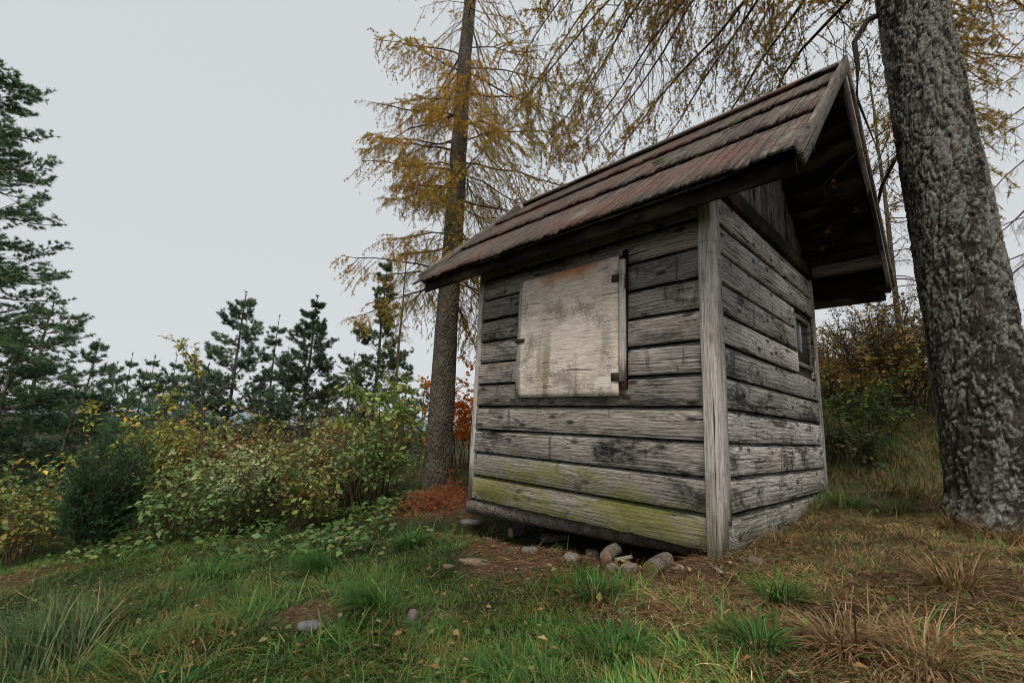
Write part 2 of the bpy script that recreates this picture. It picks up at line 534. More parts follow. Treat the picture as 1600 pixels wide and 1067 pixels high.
def dryness(x, y):
    u, v = uv_xy(x, y)
    n = fbm(x * 1.3, y * 1.3, 17, 4)
    d = sstep(u - 0.12 * v + (n - 0.5) * 1.3, 0.12, 0.62) * 0.95
    d = d * (1 - 0.35 * sstep(v, 4.2, 5.5))
    d = np.maximum(d, blob(x, y, 0.6, 3.2, 0.9))                     # litter between hut and larch
    ux, uy = xy_uv(-3.9, 3.9)
    d = np.maximum(d, 0.9 * blob(x, y, ux, uy, 0.55))
    d = np.maximum(d, 0.85 * sstep(v, 6.3, 7.5) * sstep(u, -3.0, -1.5) * (1 - sstep(u, 1.0, 2.0)))
    return np.clip(d + 0.4 * sstep(n, 0.68, 0.8), 0, 1)


def build_ground():
    na, nr = 256, 160
    rr = 0.25 * (900 / 0.25) ** (np.arange(nr) / (nr - 1.0))
    an = np.arange(na) * 2 * np.pi / na
    A, Rr = np.meshgrid(an, rr)
    X = CAM[0] + Rr * np.cos(A); Y = CAM[1] + Rr * np.sin(A)
    Z = gz(X, Y)
    V = np.stack([X, Y, Z], -1).reshape(-1, 3)
    i = np.arange(nr - 1)[:, None] * na; j = np.arange(na)[None]; j2 = (j + 1) % na
    f = np.stack([i + j, i + j2, i + na + j2, i + na + j], -1).reshape(-1, 4)[:, ::-1]
    x, y = V[:, 0], V[:, 1]
    d = dirt(x, y)[:, None]; dr = dryness(x, y)[:, None]
    c = lin(44, 48, 26) * (1 - dr) + lin(74, 58, 40) * dr
    c = c * (1 - d) + lin(92, 70, 54) * d
    hol = blob(x, y, -0.43, -0.64, 0.17)[:, None]
    c = c * (1 - hol) + lin(46, 34, 26) * hol
    g = Geo(); g.add(V, f, c)
    cx = np.array([[CAM[0], CAM[1], float(gz(CAM[0], CAM[1]))]])
    g.add(np.concatenate([cx, V[:na]]), np.stack([np.zeros(na, int), 1 + np.arange(na), 1 + (np.arange(na) + 1) % na], 1), c[:1][0])
    tag(obj('ground', (g, M_ground)), kind='structure')
    # far wooded hills beyond the valley
    g = Geo()
    n = 220
    th = np.linspace(0, 2 * np.pi, n + 1)
    R0, R1 = 500.0, 800.0
    hh = -3 + 14 * fbm(np.cos(th) * 3 + 9, np.sin(th) * 3 + 5, 5, 4)
    hh[-1] = hh[0]
    rings = [(R0, -15 + 0 * hh), (620, hh * 0.55 - 4), (R1, hh - 1), (880, -15 + 0 * hh)]
    V = np.concatenate([np.stack([CAM[0] + r * np.cos(th), CAM[1] + r * np.sin(th), z], 1) for r, z in rings])
    f = []
    for k in range(3):
        for q in range(n):
            a = k * (n + 1) + q
            f.append([a, a + 1, a + n + 2, a + n + 1])
    g.add(V, np.array(f))
    tag(obj('hills', (g, M_hill)), kind='structure')


build_ground()


# ------------------------------------------------------------------ the hut
def plank_mesh(length, h=0.2, mat=None, seed=0, rough=0.0007, ragged=0.0):
    r = np.random.default_rng(seed)
    prof = np.array([[-.016, .002], [.009, 0.0], [.013, .006], [.013, .166 * h / .2], [.008, .173 * h / .2], [-.012, .177 * h / .2], [-.016, .198 * h / .2]])
    nx = max(3, int(length / 0.07) + 1)
    xs = np.linspace(0, length, nx)
    bow = 0.004 * np.sin(np.linspace(0, 3.1, nx) + r.random() * 3) * r.normal()
    V = np.zeros((nx, len(prof), 3))
    V[:, :, 0] = xs[:, None]
    V[:, :, 1] = prof[None, :, 0] + r.normal(0, rough, (nx, 1)) + bow[:, None] * (prof[None, :, 0] > -.01)
    V[:, :, 2] = prof[None, :, 1] + r.normal(0, rough * 0.8, (nx, 1))
    if ragged:
        V[:, :3, 2] += np.abs(r.normal(0, ragged, (nx, 1)))
    P = len(prof)
    i = np.arange(nx - 1)[:, None] * P; j = np.arange(P)[None]; j2 = (j + 1) % P
    f = np.stack([i + j, i + P + j, i + P + j2, i + j2], -1).reshape(-1, 4)
    g = Geo(); g.add(V.reshape(-1, 3), f[:, ::-1])
    for e, rev in ((0, False), ((nx - 1) * P, True)):
        t = np.array([[e, e + k, e + k + 1] for k in range(1, P - 1)])
        g.f3.append(t if not rev else t[:, ::-1])
    me = g.mesh('plank', mat, False)
    return me


def beam_geo(g, L, a, b, seg=1, jit=0.0, bev=0.006, ends=(0, 0)):
    """board along x from 0 to L, y in a, z in b, chamfered; slightly uneven"""
    y0, y1 = a; z0, z1 = b
    pr = np.array([[y0 + bev, z0], [y1 - bev, z0], [y1, z0 + bev], [y1, z1 - bev], [y1 - bev, z1], [y0 + bev, z1], [y0, z1 - bev], [y0, z0 + bev]])
    nx = seg + 1
    V = np.zeros((nx, 8, 3))
    V[:, :, 0] = np.linspace(0, L, nx)[:, None]
    V[:, :, 1:] = pr[None]
    if jit:
        V[:, :, 1:] += rng.normal(0, jit, (nx, 1, 2))
        V[0, :, 0] += np.abs(rng.normal(0, ends[0], 8)); V[-1, :, 0] -= np.abs(rng.normal(0, ends[1], 8))
    i = np.arange(nx - 1)[:, None] * 8; j = np.arange(8)[None]; j2 = (j + 1) % 8
    f = np.stack([i + j, i + j2, i + 8 + j2, i + 8 + j], -1).reshape(-1, 4)
    n0 = g.n
    g.add(V.reshape(-1, 3), f[:, ::-1])
    e = (nx - 1) * 8
    g.f3.append(np.array([[n0, n0 + k, n0 + k + 1] for k in range(1, 7)]))
    g.f3.append(np.array([[n0 + e, n0 + e + k + 1, n0 + e + k] for k in range(1, 7)]))


def frame(X, Y, loc):
    X = np.array(X, float); Y = np.array(Y, float); Zv = np.cross(X, Y)
    return Matrix([[X[i], Y[i], Zv[i], loc[i]] for i in range(3)] + [[0, 0, 0, 1]])


def board(name, mat, parent, X, Y, loc, L, a, b, seg=6, jit=0.001, bev=0.005, ends=(0, 0)):
    g = Geo(); beam_geo(g, L, a, b, seg, jit, bev, ends)
    return obj(name, (g, mat, False), parent, mat4=frame(X, Y, loc))


hut = thing('wooden_hut', 'small weathered grey wooden hut with a steep shake roof and a shuttered opening', 'hut')
RIDGE_X, RIDGE_Z, SL = 1.2, 3.58, math.atan2(1.48, 1.53)
CS, SN = math.cos(SL), math.sin(SL)
Y0R, Y1R = -0.64, 2.80        # roof from gable end to far end
WH = 2.2


def roof_z(x, off=0.0):
    return RIDGE_Z - abs(x - RIDGE_X) * math.tan(SL) - off


# walls: a dark backing sheet with the planks on it
walls = [('front', (0, 1, 0), (-1, 0, 0), (0.0, 0.0, 0), 2.09, M_front),
         ('right', (-1, 0, 0), (0, -1, 0), (2.38, -0.04, 0), 2.36, M_side),
         ('back', (0, -1, 0), (1, 0, 0), (2.40, 2.09, 0), 2.11, M_side),
         ('left', (1, 0, 0), (0, 1, 0), (0.02, 2.12, 0), 2.36, M_side)]
for wi, (wn_, X, Y, o3, LEN, mat) in enumerate(walls):
    fr = frame(X, Y, o3)
    g = Geo()
    if wn_ == 'right':           # leave the window opening
        for x0, x1, z0, z1 in ((0, .10, .0, WH), (.60, LEN, .0, WH), (.10, .60, 0, 1.27), (.10, .60, 1.74, WH)):
            beam_geo_args = (x0, x1, z0, z1)
            gg = Geo(); beam_geo(gg, x1 - x0, (-.05, -.017), (z0, z1), 1, 0, .001)
            v = np.concatenate(gg.v); v[:, 0] += x0
            n0 = g.n; g.v.append(v); g.c.append(np.concatenate(gg.c)); g.n += len(v)
            g.f3 += [q + n0 for q in gg.f3]; g.f4 += [q + n0 for q in gg.f4]
    else:
        beam_geo(g, LEN, (-.05, -.017), (0.0, WH), 1, 0, .001)
    wall = obj('wall', (g, M_shade_wood, False), hut, mat4=fr)
    for k in range(11):
        z0 = 0.2 * k + float(rng.normal(0, 0.002))
        spans = [(0.0, LEN)]
        if wn_ == 'right' and 6 <= k <= 8:
            spans = [(0.0, 0.085), (0.615, LEN)]
        if wn_ == 'right' and k == 0:
            z0 = -0.02
        for si, (a, b) in enumerate(spans):
            me = plank_mesh(b - a, 0.2, mat, 100 * wi + k + 1000 * si, 0.0006, 0.004 if (wn_ == 'front' and k == 0) else 0.0)
            pl = obj('plank', me, wall, mat4=Matrix.Translation((a, 0, z0)) @ Matrix.Rotation(float(rng.normal(0, 0.0012)), 4, 'Y'))

# top beams round the walls
for X, Y, loc, L in (((0, 1, 0), (-1, 0, 0), (0, -.62, 0), 3.38), ((0, 1, 0), (-1, 0, 0), (2.36, -.62, 0), 3.38)):
    board('wall_plate', M_barge if loc[0] > 1 else M_shade_wood, hut, X, Y, loc, L, (-.06, .035), (2.205, 2.30))
board('gable_beam', M_shade_wood, hut, (-1, 0, 0), (0, -1, 0), (2.42, -.04, 0), 2.44, (-.04, .045), (2.19, 2.31))
board('gable_beam', M_shade_wood, hut, (1, 0, 0), (0, 1, 0), (-.02, 2.10, 0), 2.44, (-.04, .045), (2.19, 2.31))
# gable boards
for X, Y, oy in (((0, 0, 1), (0, -1, 0), -.03), ((0, 0, 1), (0, 1, 0), 2.10)):
    g = Geo()
    v = np.array([[-.0, oy, 2.25], [2.4, oy, 2.25], [1.2, oy, roof_z(1.2, .16)], [-.0, oy + (.03 if oy < 0 else -.03), 2.25], [2.4, oy + (.03 if oy < 0 else -.03), 2.25], [1.2, oy + (.03 if oy < 0 else -.03), roof_z(1.2, .16)]])
    g.add(v, np.array([[0, 1, 2], [5, 4, 3]])); g.add(v, np.array([[0, 3, 4, 1], [1, 4, 5, 2], [2, 5, 3, 0]]))
    gb = obj('gable', (g, M_shade_wood, False), hut)
    x = 0.10
    while x < 2.3:
        w = 0.13 + 0.05 * rng.random()
        xc = x + w / 2
        top = roof_z(x if x < 1.2 else x + w, .15)
        h = top - 2.30
        if h > 0.06:
            sgn = -1 if oy < 0 else 1
            # x axis up, y axis outward; z axis = X x Y
            zx = np.cross((0, 0, 1), Y)[0]
            xl = x if zx > 0 else x + w
            board('gable_board', M_gable, gb, (0, 0, 1), Y, (xl, oy, 2.30), h, (0.002, .018 + .006 * rng.random()), (0.002, w - .004), 3, .0008, .003)
        x += w

# corner posts and trims
board('corner_post', M_post, hut, (0, 0, 1), (-1, 0, 0), (0, -.068, -.045), 2.24, (-.075, .024), (-.088, 0), 9, .0014, .006, (.018, 0))
g_trim = board('corner_trim', M_post, hut, (0, 0, 1), (0, -1, 0), (.080, -.043, .13), 2.06, (-.01, .018), (0.0, .060), 9, .0016, .005, (.05, 0))
board('corner_trim', M_post, hut, (0, 0, 1), (-1, 0, 0), (-.001, 2.09, -.0), 2.18, (-.03, .022), (-.055, 0), 7, .001, .006, (.008, 0))
board('corner_trim', M_post, hut, (0, 0, 1), (0, 1, 0), (.03, 2.122, -.0), 2.18, (-.03, .02), (-.055, 0), 7, .001, .006, (.008, 0))
board('corner_trim', M_post, hut, (0, 0, 1), (0, -1, 0), (2.36, -.042, .03), 2.16, (-.02, .024), (0, .05), 7, .001, .006, (.008, 0))
board('corner_trim', M_post, hut, (0, 0, 1), (1, 0, 0), (2.40, -.06, .03), 2.16, (-.03, .022), (0, .07), 7, .001, .006, (.008, 0))
board('corner_trim', M_post, hut, (0, 0, 1), (1, 0, 0), (2.40, 2.06, .0), 2.18, (-.03, .022), (0, .07), 7, .001, .006, (.008, 0))

# floor
board('floor', M_shade_wood, hut, (0, 1, 0), (-1, 0, 0), (0, 0.02, 0), 2.06, (-2.36, -.06), (.02, .06), 1, 0)

# window in the right wall
wf = Geo()
for (x0, x1, z0, z1) in ((.095, .135, 1.27, 1.74), (.565, .605, 1.27, 1.74), (.135, .565, 1.27, 1.31), (.135, .565, 1.70, 1.74)):
    gg = Geo(); beam_geo(gg, x1 - x0, (-.03, .004), (z0, z1), 1, 0, .004)
    v = np.concatenate(gg.v); v[:, 0] += x0
    n0 = wf.n; wf.v.append(v); wf.c.append(np.concatenate(gg.c)); wf.n += len(v)
    wf.f3 += [q + n0 for q in gg.f3]; wf.f4 += [q + n0 for q in gg.f4]
win = obj('window', (wf, M_barge, False), hut, mat4=frame((-1, 0, 0), (0, -1, 0), (2.38, -0.04, 0)))
gg = Geo(); beam_geo(gg, .43, (-.02, -.014), (1.31, 1.70), 1, 0, .001)
obj('pane', (gg, M_glass, False), win, mat4=Matrix.Translation((.135, 0, 0)))

# shutter
SH = frame((0, 1, 0), (-1, 0, 0), (-.020, .578, .868))
g = Geo()
nx, nz = 26, 26
xs = np.linspace(0, .985, nx); zs = np.linspace(0, .995, nz)
XX, ZZ = np.meshgrid(xs, zs)
edge = np.minimum(np.minimum(XX, .985 - XX), np.minimum(ZZ, .995 - ZZ))
YY = 0.030 + 0.003 * (fbm(XX * 4, ZZ * 6, 71) - .5) - 0.004 * (edge < .001)
V = np.concatenate([np.stack([XX, YY, ZZ], -1).reshape(-1, 3), np.stack([XX, YY * 0 + .004, ZZ], -1).reshape(-1, 3)])
i = np.arange(nz - 1)[:, None] * nx; j = np.arange(nx - 1)[None]
f = np.stack([i + j, i + nx + j, i + nx + j + 1, i + j + 1], -1).reshape(-1, 4)
NB = nx * nz
ring = np.concatenate([np.arange(nx), (np.arange(1, nz)) * nx + nx - 1, (nz - 1) * nx + np.arange(nx - 2, -1, -1), np.arange(nz - 2, 0, -1) * nx])
r2 = np.roll(ring, -1)
side = np.stack([ring, r2, r2 + NB, ring + NB], 1)
g.add(V, np.concatenate([f, f[:, ::-1] + NB, side]))
shut = obj('shutter', (g, M_ply, False), hut, mat4=SH)
gg = Geo(); beam_geo(gg, .992, (.0, .020), (0, .035), 6, .0006, .003)
obj('edge_strip', (gg, M_post, False), shut, mat4=frame((0, 0, 1), (0, 1, 0), (.988, .012, .002)))
board('hinge_post', M_post, hut, (0, 0, 1), (-1, 0, 0), (-.014, .566, .965), .86, (0, .042), (-.0, .055 - .012), 5, .0008, .004)
board('shutter_stop', M_shade_wood, hut, (0, 0, 1), (-1, 0, 0), (-.014, .515, .93), .97, (0, .018), (-.04, 0), 5, .0008, .004)
for hz in (.10, .80):
    g = Geo(); beam_geo(g, .06, (.0305, .036), (hz, hz + .055), 1, 0, .002); hg = obj('hinge', (g, M_rust, False), shut, mat4=Matrix.Translation((-.012, .002, 0)))
    g = Geo(); beam_geo(g, .05, (.024, .031), (hz - .06, hz + .05), 1, 0, .002); obj('hinge', (g, M_rust, False), shut, mat4=Matrix.Translation((-.068, 0, 0)))
g = Geo(); beam_geo(g, .105, (.031, .038), (.455, .487), 2, .0008, .002); obj('latch', (g, M_rust, False), shut, mat4=Matrix.Translation((.90, .002, 0)))

# roof
for sgn in (-1, 1):
    D = np.array([sgn * CS, 0, -SN]); Nn = np.array([sgn * SN, 0, CS])
    top = np.array([RIDGE_X, 0, RIDGE_Z - .075])
    # X = down the slope, Y = outward normal, Z = X x Y
    fr = frame(D, Nn, top)
    zdir = np.cross(D, Nn)[1]                  # +1 or -1 along world y
    za, zb = (Y0R, Y1R) if zdir > 0 else (-Y1R, -Y0R)
    g = Geo(); beam_geo(g, 2.06, (-.045, -.024), (za + .03, zb - .03), 1, 0, .001)
    roof = obj('roof', (g, M_shade_wood, False), hut, mat4=fr)
    # boards of the underside
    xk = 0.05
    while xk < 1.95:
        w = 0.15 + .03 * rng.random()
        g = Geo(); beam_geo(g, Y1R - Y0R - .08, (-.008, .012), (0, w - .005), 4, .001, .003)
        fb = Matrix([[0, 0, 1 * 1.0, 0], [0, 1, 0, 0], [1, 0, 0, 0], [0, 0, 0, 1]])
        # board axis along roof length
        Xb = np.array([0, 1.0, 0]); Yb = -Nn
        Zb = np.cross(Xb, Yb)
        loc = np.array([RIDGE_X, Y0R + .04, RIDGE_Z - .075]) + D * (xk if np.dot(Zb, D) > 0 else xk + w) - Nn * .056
        o = obj('roof_board', (g, M_shade_wood, False), hut, mat4=frame(Xb, Yb, loc))
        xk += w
    # shakes: three long courses, butts stepped
    meshes = []
    for (c0, c1) in ((-.02, .66), (.44, 1.36), (1.14, 2.13)):
        ms = []
        for q in range(7):
            g = Geo()
            w = .078
            L = c1 - c0
            nseg = 4
            xs = np.linspace(0, L + rng.normal(0, .010), nseg + 1)
            th = np.linspace(.010, .017 + .005 * rng.random(), nseg + 1)
            base = np.linspace(.0, .030, nseg + 1)
            V = np.zeros((nseg + 1, 6, 3)); V[:, :, 0] = xs[:, None]
            V[-1, :, 0] += rng.normal(0, .005, 6)
            ww = w * (.90 + .09 * rng.random())
            zz = np.array([.002, ww, ww, ww * .62, ww * .3, .002]) 
            V[:, :, 2] = zz[None] + rng.normal(0, .0012, (nseg + 1, 6))
            V[:, 0, 1] = base; V[:, 1, 1] = base
            crown = rng.normal(0, .0010, 4)
            for qq, vi in enumerate((2, 3, 4, 5)):
                V[:, vi, 1] = base + th + crown[qq] + rng.normal(0, .0006, nseg + 1)
            i = np.arange(nseg)[:, None] * 6; j = np.arange(6)[None]; j2 = (j + 1) % 6
            f = np.stack([i + j, i + j2, i + 6 + j2, i + 6 + j], -1).reshape(-1, 4)
            g.add(V.reshape(-1, 3), f)
            e = nseg * 6
            g.f3.append(np.array([[e, e + k, e + k + 1] for k in range(1, 5)])); g.f3.append(np.array([[0, k + 1, k] for k in range(1, 5)]))
            ms.append(g.mesh('shake', M_shing, False))
        meshes.append((c0, ms))
    cnt = int((Y1R - Y0R) / .0755)
    for ci, (c0, ms) in enumerate(meshes):
        z = za
        for q in range(cnt):
            me = ms[rng.integers(0, len(ms))]
            sagq = 0.0
            lift = .002 + ci * .0
            mt = Matrix.Translation((c0 + rng.normal(0, .004), -.024 + lift + abs(rng.normal(0, .0012)), z)) @ Matrix.Rotation(float(rng.normal(0, .006)), 4, 'Y')
            o = obj('shake', me, roof, mat4=mt)
            z += (Y1R - Y0R) / cnt
    # fascia under the eave and barge boards on both verges
    e = np.array([RIDGE_X, 0, RIDGE_Z]) + D * 2.06
    Xb = np.array([0, 1.0, 0]); Yb = np.array([sgn, 0, 0.0])
    board('fascia', M_shade_wood, hut, Xb, Yb, (e[0] - sgn * .03, Y0R + .05, 0), Y1R - Y0R - .1, (-.025, 0), (e[2] - .20, e[2] - .10) if sgn < 0 else (-(e[2] - .10), -(e[2] - .20)), 5, .001)
    for yy, out in ((Y0R, -1.0), (Y1R, 1.0)):
        Yv = np.array([0, out, 0.0])
        Zv = np.cross(D, Yv)
        up = np.dot(Zv, Nn) > 0
        ln = 2.34 if (sgn < 0 and out < 0) else 2.10
        zr = (-.095, .008) if up else (-.008, .095)
        st = np.array([RIDGE_X, yy, RIDGE_Z]) + D * .0 - Nn * .005
        board('barge_board', M_barge, hut, D, Yv, st, ln, (.001, .026), zr, 8, .0012, .004, (0, .02))
        if sgn > 0:
            zr2 = (-.175, -.125) if up else (.125, .175)
            board('barge_strip', M_post, hut, D, Yv, st, 2.08, (-.02, .012), zr2, 8, .001, .003, (0, .02))  # paler wood paints in the light on strips facing the open
# ridge cap boards
for sgn in (-1, 1):
    D = np.array([sgn * CS, 0, -SN]); Nn = np.array([sgn * SN, 0, CS])
    Xb = np.array([0, 1.0, 0]); Zb = np.cross(Xb, Nn)
    zr = (0, .10) if np.dot(Zb, D) > 0 else (-.10, 0)
    board('ridge_cap', M_shing, hut, Xb, Nn, np.array([RIDGE_X, Y0R - .01, RIDGE_Z - .055]), Y1R - Y0R + .02, (0, .022), zr, 8, .002, .004)
# moss cushions on the shakes
for (px, py, r) in ((1148, 192, .032), (1030, 252, .038)):
    d = wray(px, py); n = np.array([-SN, 0, CS]); p0 = np.array([RIDGE_X, 0, RIDGE_Z - .03])
    t = np.dot(p0 - CAM, n) / np.dot(d, n); c = CAM + d * t
    g = Geo()
    q = 14
    th, ph = np.meshgrid(np.arange(q) * 2 * np.pi / q, np.linspace(0, np.pi / 2, 6))
    rr = r * (1 + .3 * (vnoise(th * 2, ph * 3, 5) - .5))
    loc = np.stack([rr * np.sin(ph) * np.cos(th), rr * 1.6 * np.sin(ph) * np.sin(th), rr * .5 * np.cos(ph)], -1)
    V = c + loc[..., 0:1] * np.array([-CS, 0, -SN]) + loc[..., 1:2] * np.array([0, 1, 0]) + loc[..., 2:3] * n
    i = np.arange(5)[:, None] * q; j = np.arange(q)[None]; j2 = (j + 1) % q
    g.add(V.reshape(-1, 3), np.stack([i + j, i + q + j, i + q + j2, i + j2], -1).reshape(-1, 4))
    obj('moss', (g, M_moss), hut)


def log_geo(g, A, B, r, mat_end=(120, 104, 84), seed=0, S=18, K=9, lump=.12):
    A = np.array(A, float); B = np.array(B, float)
    T = nrm(B - A); L = np.linalg.norm(B - A)
    a = nrm(np.cross(T, [0.1, 0.2, 1])); b = np.cross(T, a)
    t = np.linspace(0, 1, K); an = np.arange(S) * 2 * np.pi / S
    TT, AN = np.meshgrid(t, an, indexing='ij')
    rr = r * (1 + lump * (fbm(np.cos(AN) * 1.5 + seed * 3.3, np.sin(AN) * 1.5 + TT * L * 5, 40 + seed, 3) - .5) * 2)
    ctr = A + (B - A) * TT[..., None] + (a * np.sin(TT[..., None] * 3 + seed) * r * .25)
    V = ctr + (a * np.cos(AN)[..., None] + b * np.sin(AN)[..., None]) * rr[..., None]
    i = np.arange(K - 1)[:, None] * S; j = np.arange(S)[None]; j2 = (j + 1) % S
    g.add(V.reshape(-1, 3), np.stack([i + j, i + j2, i + S + j2, i + S + j], -1).reshape(-1, 4))
    return V[0], V[-1], A, B


def log_thing(name, label, cat, A, B, r, seed, endcol=(150, 134, 104), parent=None):
    g = Geo(); e0, e1, A, B = log_geo(g, A, B, r, seed=seed)
    if parent is not None:
        o = obj(name, (g, M_logb), parent)
    else:
        o = tag(obj(name, (g, M_logb)), label, cat)
    for e, c, rev in ((e0, A, 0), (e1, B, 1)):
        ge = Geo()
        d = nrm(np.array(c) - (B if not rev else A)) * .004
        v = np.concatenate([[np.mean(e, 0) + d], e + d * .5]); n = len(e)
        f = np.stack([np.zeros(n, int), 1 + np.arange(n), 1 + (np.arange(n) + 1) % n], 1)
        ge.add(v, f, lin(*endcol))
        obj('cut_end', (ge, M_stone, False), o)
    return o


# sill log under the front wall, set back
log_thing('sill_log', None, None, (0.22, 0.02, -.02), (0.05, 2.15, -.075), .07, 3, parent=hut)
log_thing('sill_log', None, None, (2.3, 0.0, -.05), (2.3, 2.1, -.07), .075, 5, parent=hut)


def gp(px, py, dz=0.0):
    """ground point under a picture position"""
    r = wray(px, py); t = 0.5
    for _ in range(400):
        p = CAM + r * t
        d = p[2] - float(gz(p[0], p[1]))
        if d < 0.002:
            break
        t += max(0.004, d * 0.35)
    p[2] = float(gz(p[0], p[1])) + dz
    return p


A3, B3 = np.append(UA, 0), np.append(UB, 0)
p = gp(797, 840); log_thing('log', 'grey split log jutting out from under the hut sill, green cut end', 'log', p + [0, 0, .04], p + A3 * .24 + B3 * .14 + [0, 0, .055], .045, 7, (138, 128, 92))
p = gp(845, 846); log_thing('log', 'thin dark log half hidden in shade under the front wall', 'log', p + [0, 0, .03], p + A3 * .22 - B3 * .02 + [0, 0, .03], .035, 8)
p = gp(946, 878); log_thing('log', 'short log lying between the pale block and the wall', 'log', p + [0, 0, .03], p + A3 * .10 + B3 * .16 + [0, 0, .035], .036, 9, (132, 108, 92))
p = gp(1018, 898); log_thing('log', 'thick round log stub with mossy cut end near the corner post', 'log', p + [0, 0, .028], p + A3 * .13 + B3 * .16 + [0, 0, .04], .042, 10, (104, 104, 60))


def rock(name, label, p, s, col, seed, flat=.6, box=0.0, rot=0.0, cat='stone', group=None):
    g = Geo()
    q, k = 16, 10
    th, ph = np.meshgrid(np.arange(q) * 2 * np.pi / q, np.linspace(0.0, np.pi, k))
    d = np.stack([np.sin(ph) * np.cos(th), np.sin(ph) * np.sin(th), np.cos(ph)], -1)
    if box:
        mx = np.max(np.abs(d), -1, keepdims=True)
        d = d * (1 - box) + d / mx * box * .8
    n = fbm(d[..., 0] * 1.7 + seed * 7.1 + d[..., 2], d[..., 1] * 1.7 + d[..., 2] * 1.3, seed, 3)
    rr = (1 + (.7 * (1 - box)) * (n - .5))[..., None]
    V = d * rr * np.array([s[0], s[1], s[2]])
    c, sn = math.cos(rot), math.sin(rot)
    V = np.stack([V[..., 0] * c - V[..., 1] * sn, V[..., 0] * sn + V[..., 1] * c, V[..., 2]], -1)
    i = np.arange(k - 1)[:, None] * q; j = np.arange(q)[None]; j2 = (j + 1) % q
    g.add(V.reshape(-1, 3), np.stack([i + j, i + q + j, i + q + j2, i + j2], -1).reshape(-1, 4), lin(*col))
    o = tag(obj(name, (g, M_stone, False), loc=tuple(p + np.array([0, 0, s[2] * .2]))), label, cat, group)
    return o


rock('stone_block', 'pale square cut block propped under the front wall', gp(926, 872), (.055, .055, .06), (144, 129, 119), 1, box=.95, rot=.75, cat='block')
rock('stone', 'long flat tan stone on the bare soil in front of hut', gp(745, 880), (.045, .12, .028), (116, 101, 82), 2, rot=.5)
rock('stone', 'flat grey slab stone below the far corner of the hut', gp(735, 814) - [0, 0, .02], (.05, .12, .03), (111, 106, 101), 3, rot=.75)
rock('stone', 'smooth grey stone lying on worn path in grass', gp(487, 980), (.035, .06, .024), (101, 99, 97), 4, rot=.9)
rock('stone', 'upright jagged grey stone sticking out of short grass', gp(645, 968), (.022, .03, .034), (104, 96, 90), 5)
rock('stone', 'small white chip beside the mossy log stub', gp(1062, 888), (.014, .024, .018), (168, 155, 142), 6)
rock('stone', 'rounded brown stone in shade in front of sill log', gp(876, 862), (.035, .03, .04), (78, 67, 57), 7)
rock('stone', 'greyish pink stone in dry grass at the right wall base', gp(1182, 880), (.04, .05, .03), (104, 88, 80), 8)
rock('stone', 'tiny pale stone in grass beside flat grey slab', gp(672, 828), (.02, .035, .012), (131, 119, 111), 9, rot=.6)
rock('stone', 'small buff stone at the edge of the bare soil', gp(700, 885), (.03, .04, .015), (106, 91, 78), 10)
rock('stone', 'grey rounded stone wedged before the sill between block and logs', gp(893, 876), (.055, .05, .04), (116, 108, 99), 21, box=.45, rot=.4)
rock('stone', 'angular grey stone in front of the short log', gp(956, 888), (.035, .035, .025), (122, 112, 103), 22, box=.45, rot=1.2)
rock('stone', 'buff stone between the short log and mossy log stub', gp(985, 890), (.05, .045, .035), (111, 100, 90), 23, box=.45, rot=.2)
rock('stone', 'grey stone next to the split log end', gp(828, 862), (.045, .06, .032), (103, 97, 91), 24, box=.45, rot=.9)
for k, (px, py, sg, dd) in enumerate(((985, 872, .16, .3), (960, 880, .12, -.5), (1130, 905, .15, .9))):
    p = gp(px, py)
    g = Geo(); beam_geo(g, sg, (-.008, .008), (0, .018), 3, .002, .003, (.01, .01))
    o = obj('wood_offcut', (g, M_post if k == 1 else M_barge, False), mat4=Matrix.Translation(tuple(p + [0, 0, .012])) @ Matrix.Rotation(dd, 4, 'Z') @ Matrix.Rotation(-.12, 4, 'Y'))
    tag(o, ('brown splinter of board leaning on the short log', 'pale splinter of board lying in front of short log', 'thin grey sliver of wood below corner post')[k], 'wood scrap')

# ------------------------------------------------------------------ trees
def poly(P0, D, L, K, sag, wig, upturn=0.0):
    """N polylines from P0 in direction D"""
    N = len(P0)
    s = np.linspace(0, 1, K)
    P = P0[:, None] + D[:, None] * (s[None, :, None] * L[:, None, None])
    P[:, :, 2] += L[:, None] * (-np.broadcast_to(sag, (N,))[:, None] * s[None] ** 1.7 + upturn * np.clip(s[None] - .55, 0, 1) ** 2 * 2)
    w = np.cumsum(rng.normal(0, 1, (N, K, 3)), 1) * (wig * L)[:, None, None] / math.sqrt(K)
    w[:, 0] = 0
    return P + w


def sample(P, t):
    """P (N,K,3), t (N,m) -> points (N*m,3), tangents"""
    N, K, _ = P.shape
    x = np.clip(t, 0, .9999) * (K - 1)
    i = np.floor(x).astype(int); f = (x - i)[..., None]
    r = np.arange(N)[:, None]
    a = P[r, i]; b = P[r, i + 1]
    return (a * (1 - f) + b * f).reshape(-1, 3), nrm(b - a).reshape(-1, 3)


def kids(P, L, m, t0, t1, lf, ang, down, K, sag, wig, taper=.6, flat=.25):
    N = len(P)
    t = t0 + (t1 - t0) * (np.arange(m)[None] + rng.random((N, m))) / m
    p, T = sample(P, t)
    sgn = np.where(rng.random(N * m) < .5, 1.0, -1.0)[:, None]
    S = nrm(np.cross(T, np.array([0, 0, 1.0])) + 1e-6) * sgn
    a = np.radians(ang) * (0.75 + .5 * rng.random((N * m, 1)))
    D = T * np.cos(a) + S * np.sin(a) + rng.normal(0, flat, (N * m, 3))
    D[:, 2] -= down
    D = nrm(D)
    LL = np.repeat(L, m) * lf * (1 - taper * ((t.ravel() - t0) / (t1 - t0))) * (.55 + .75 * rng.random(N * m))
    return poly(p, D, LL, K, sag, wig), LL


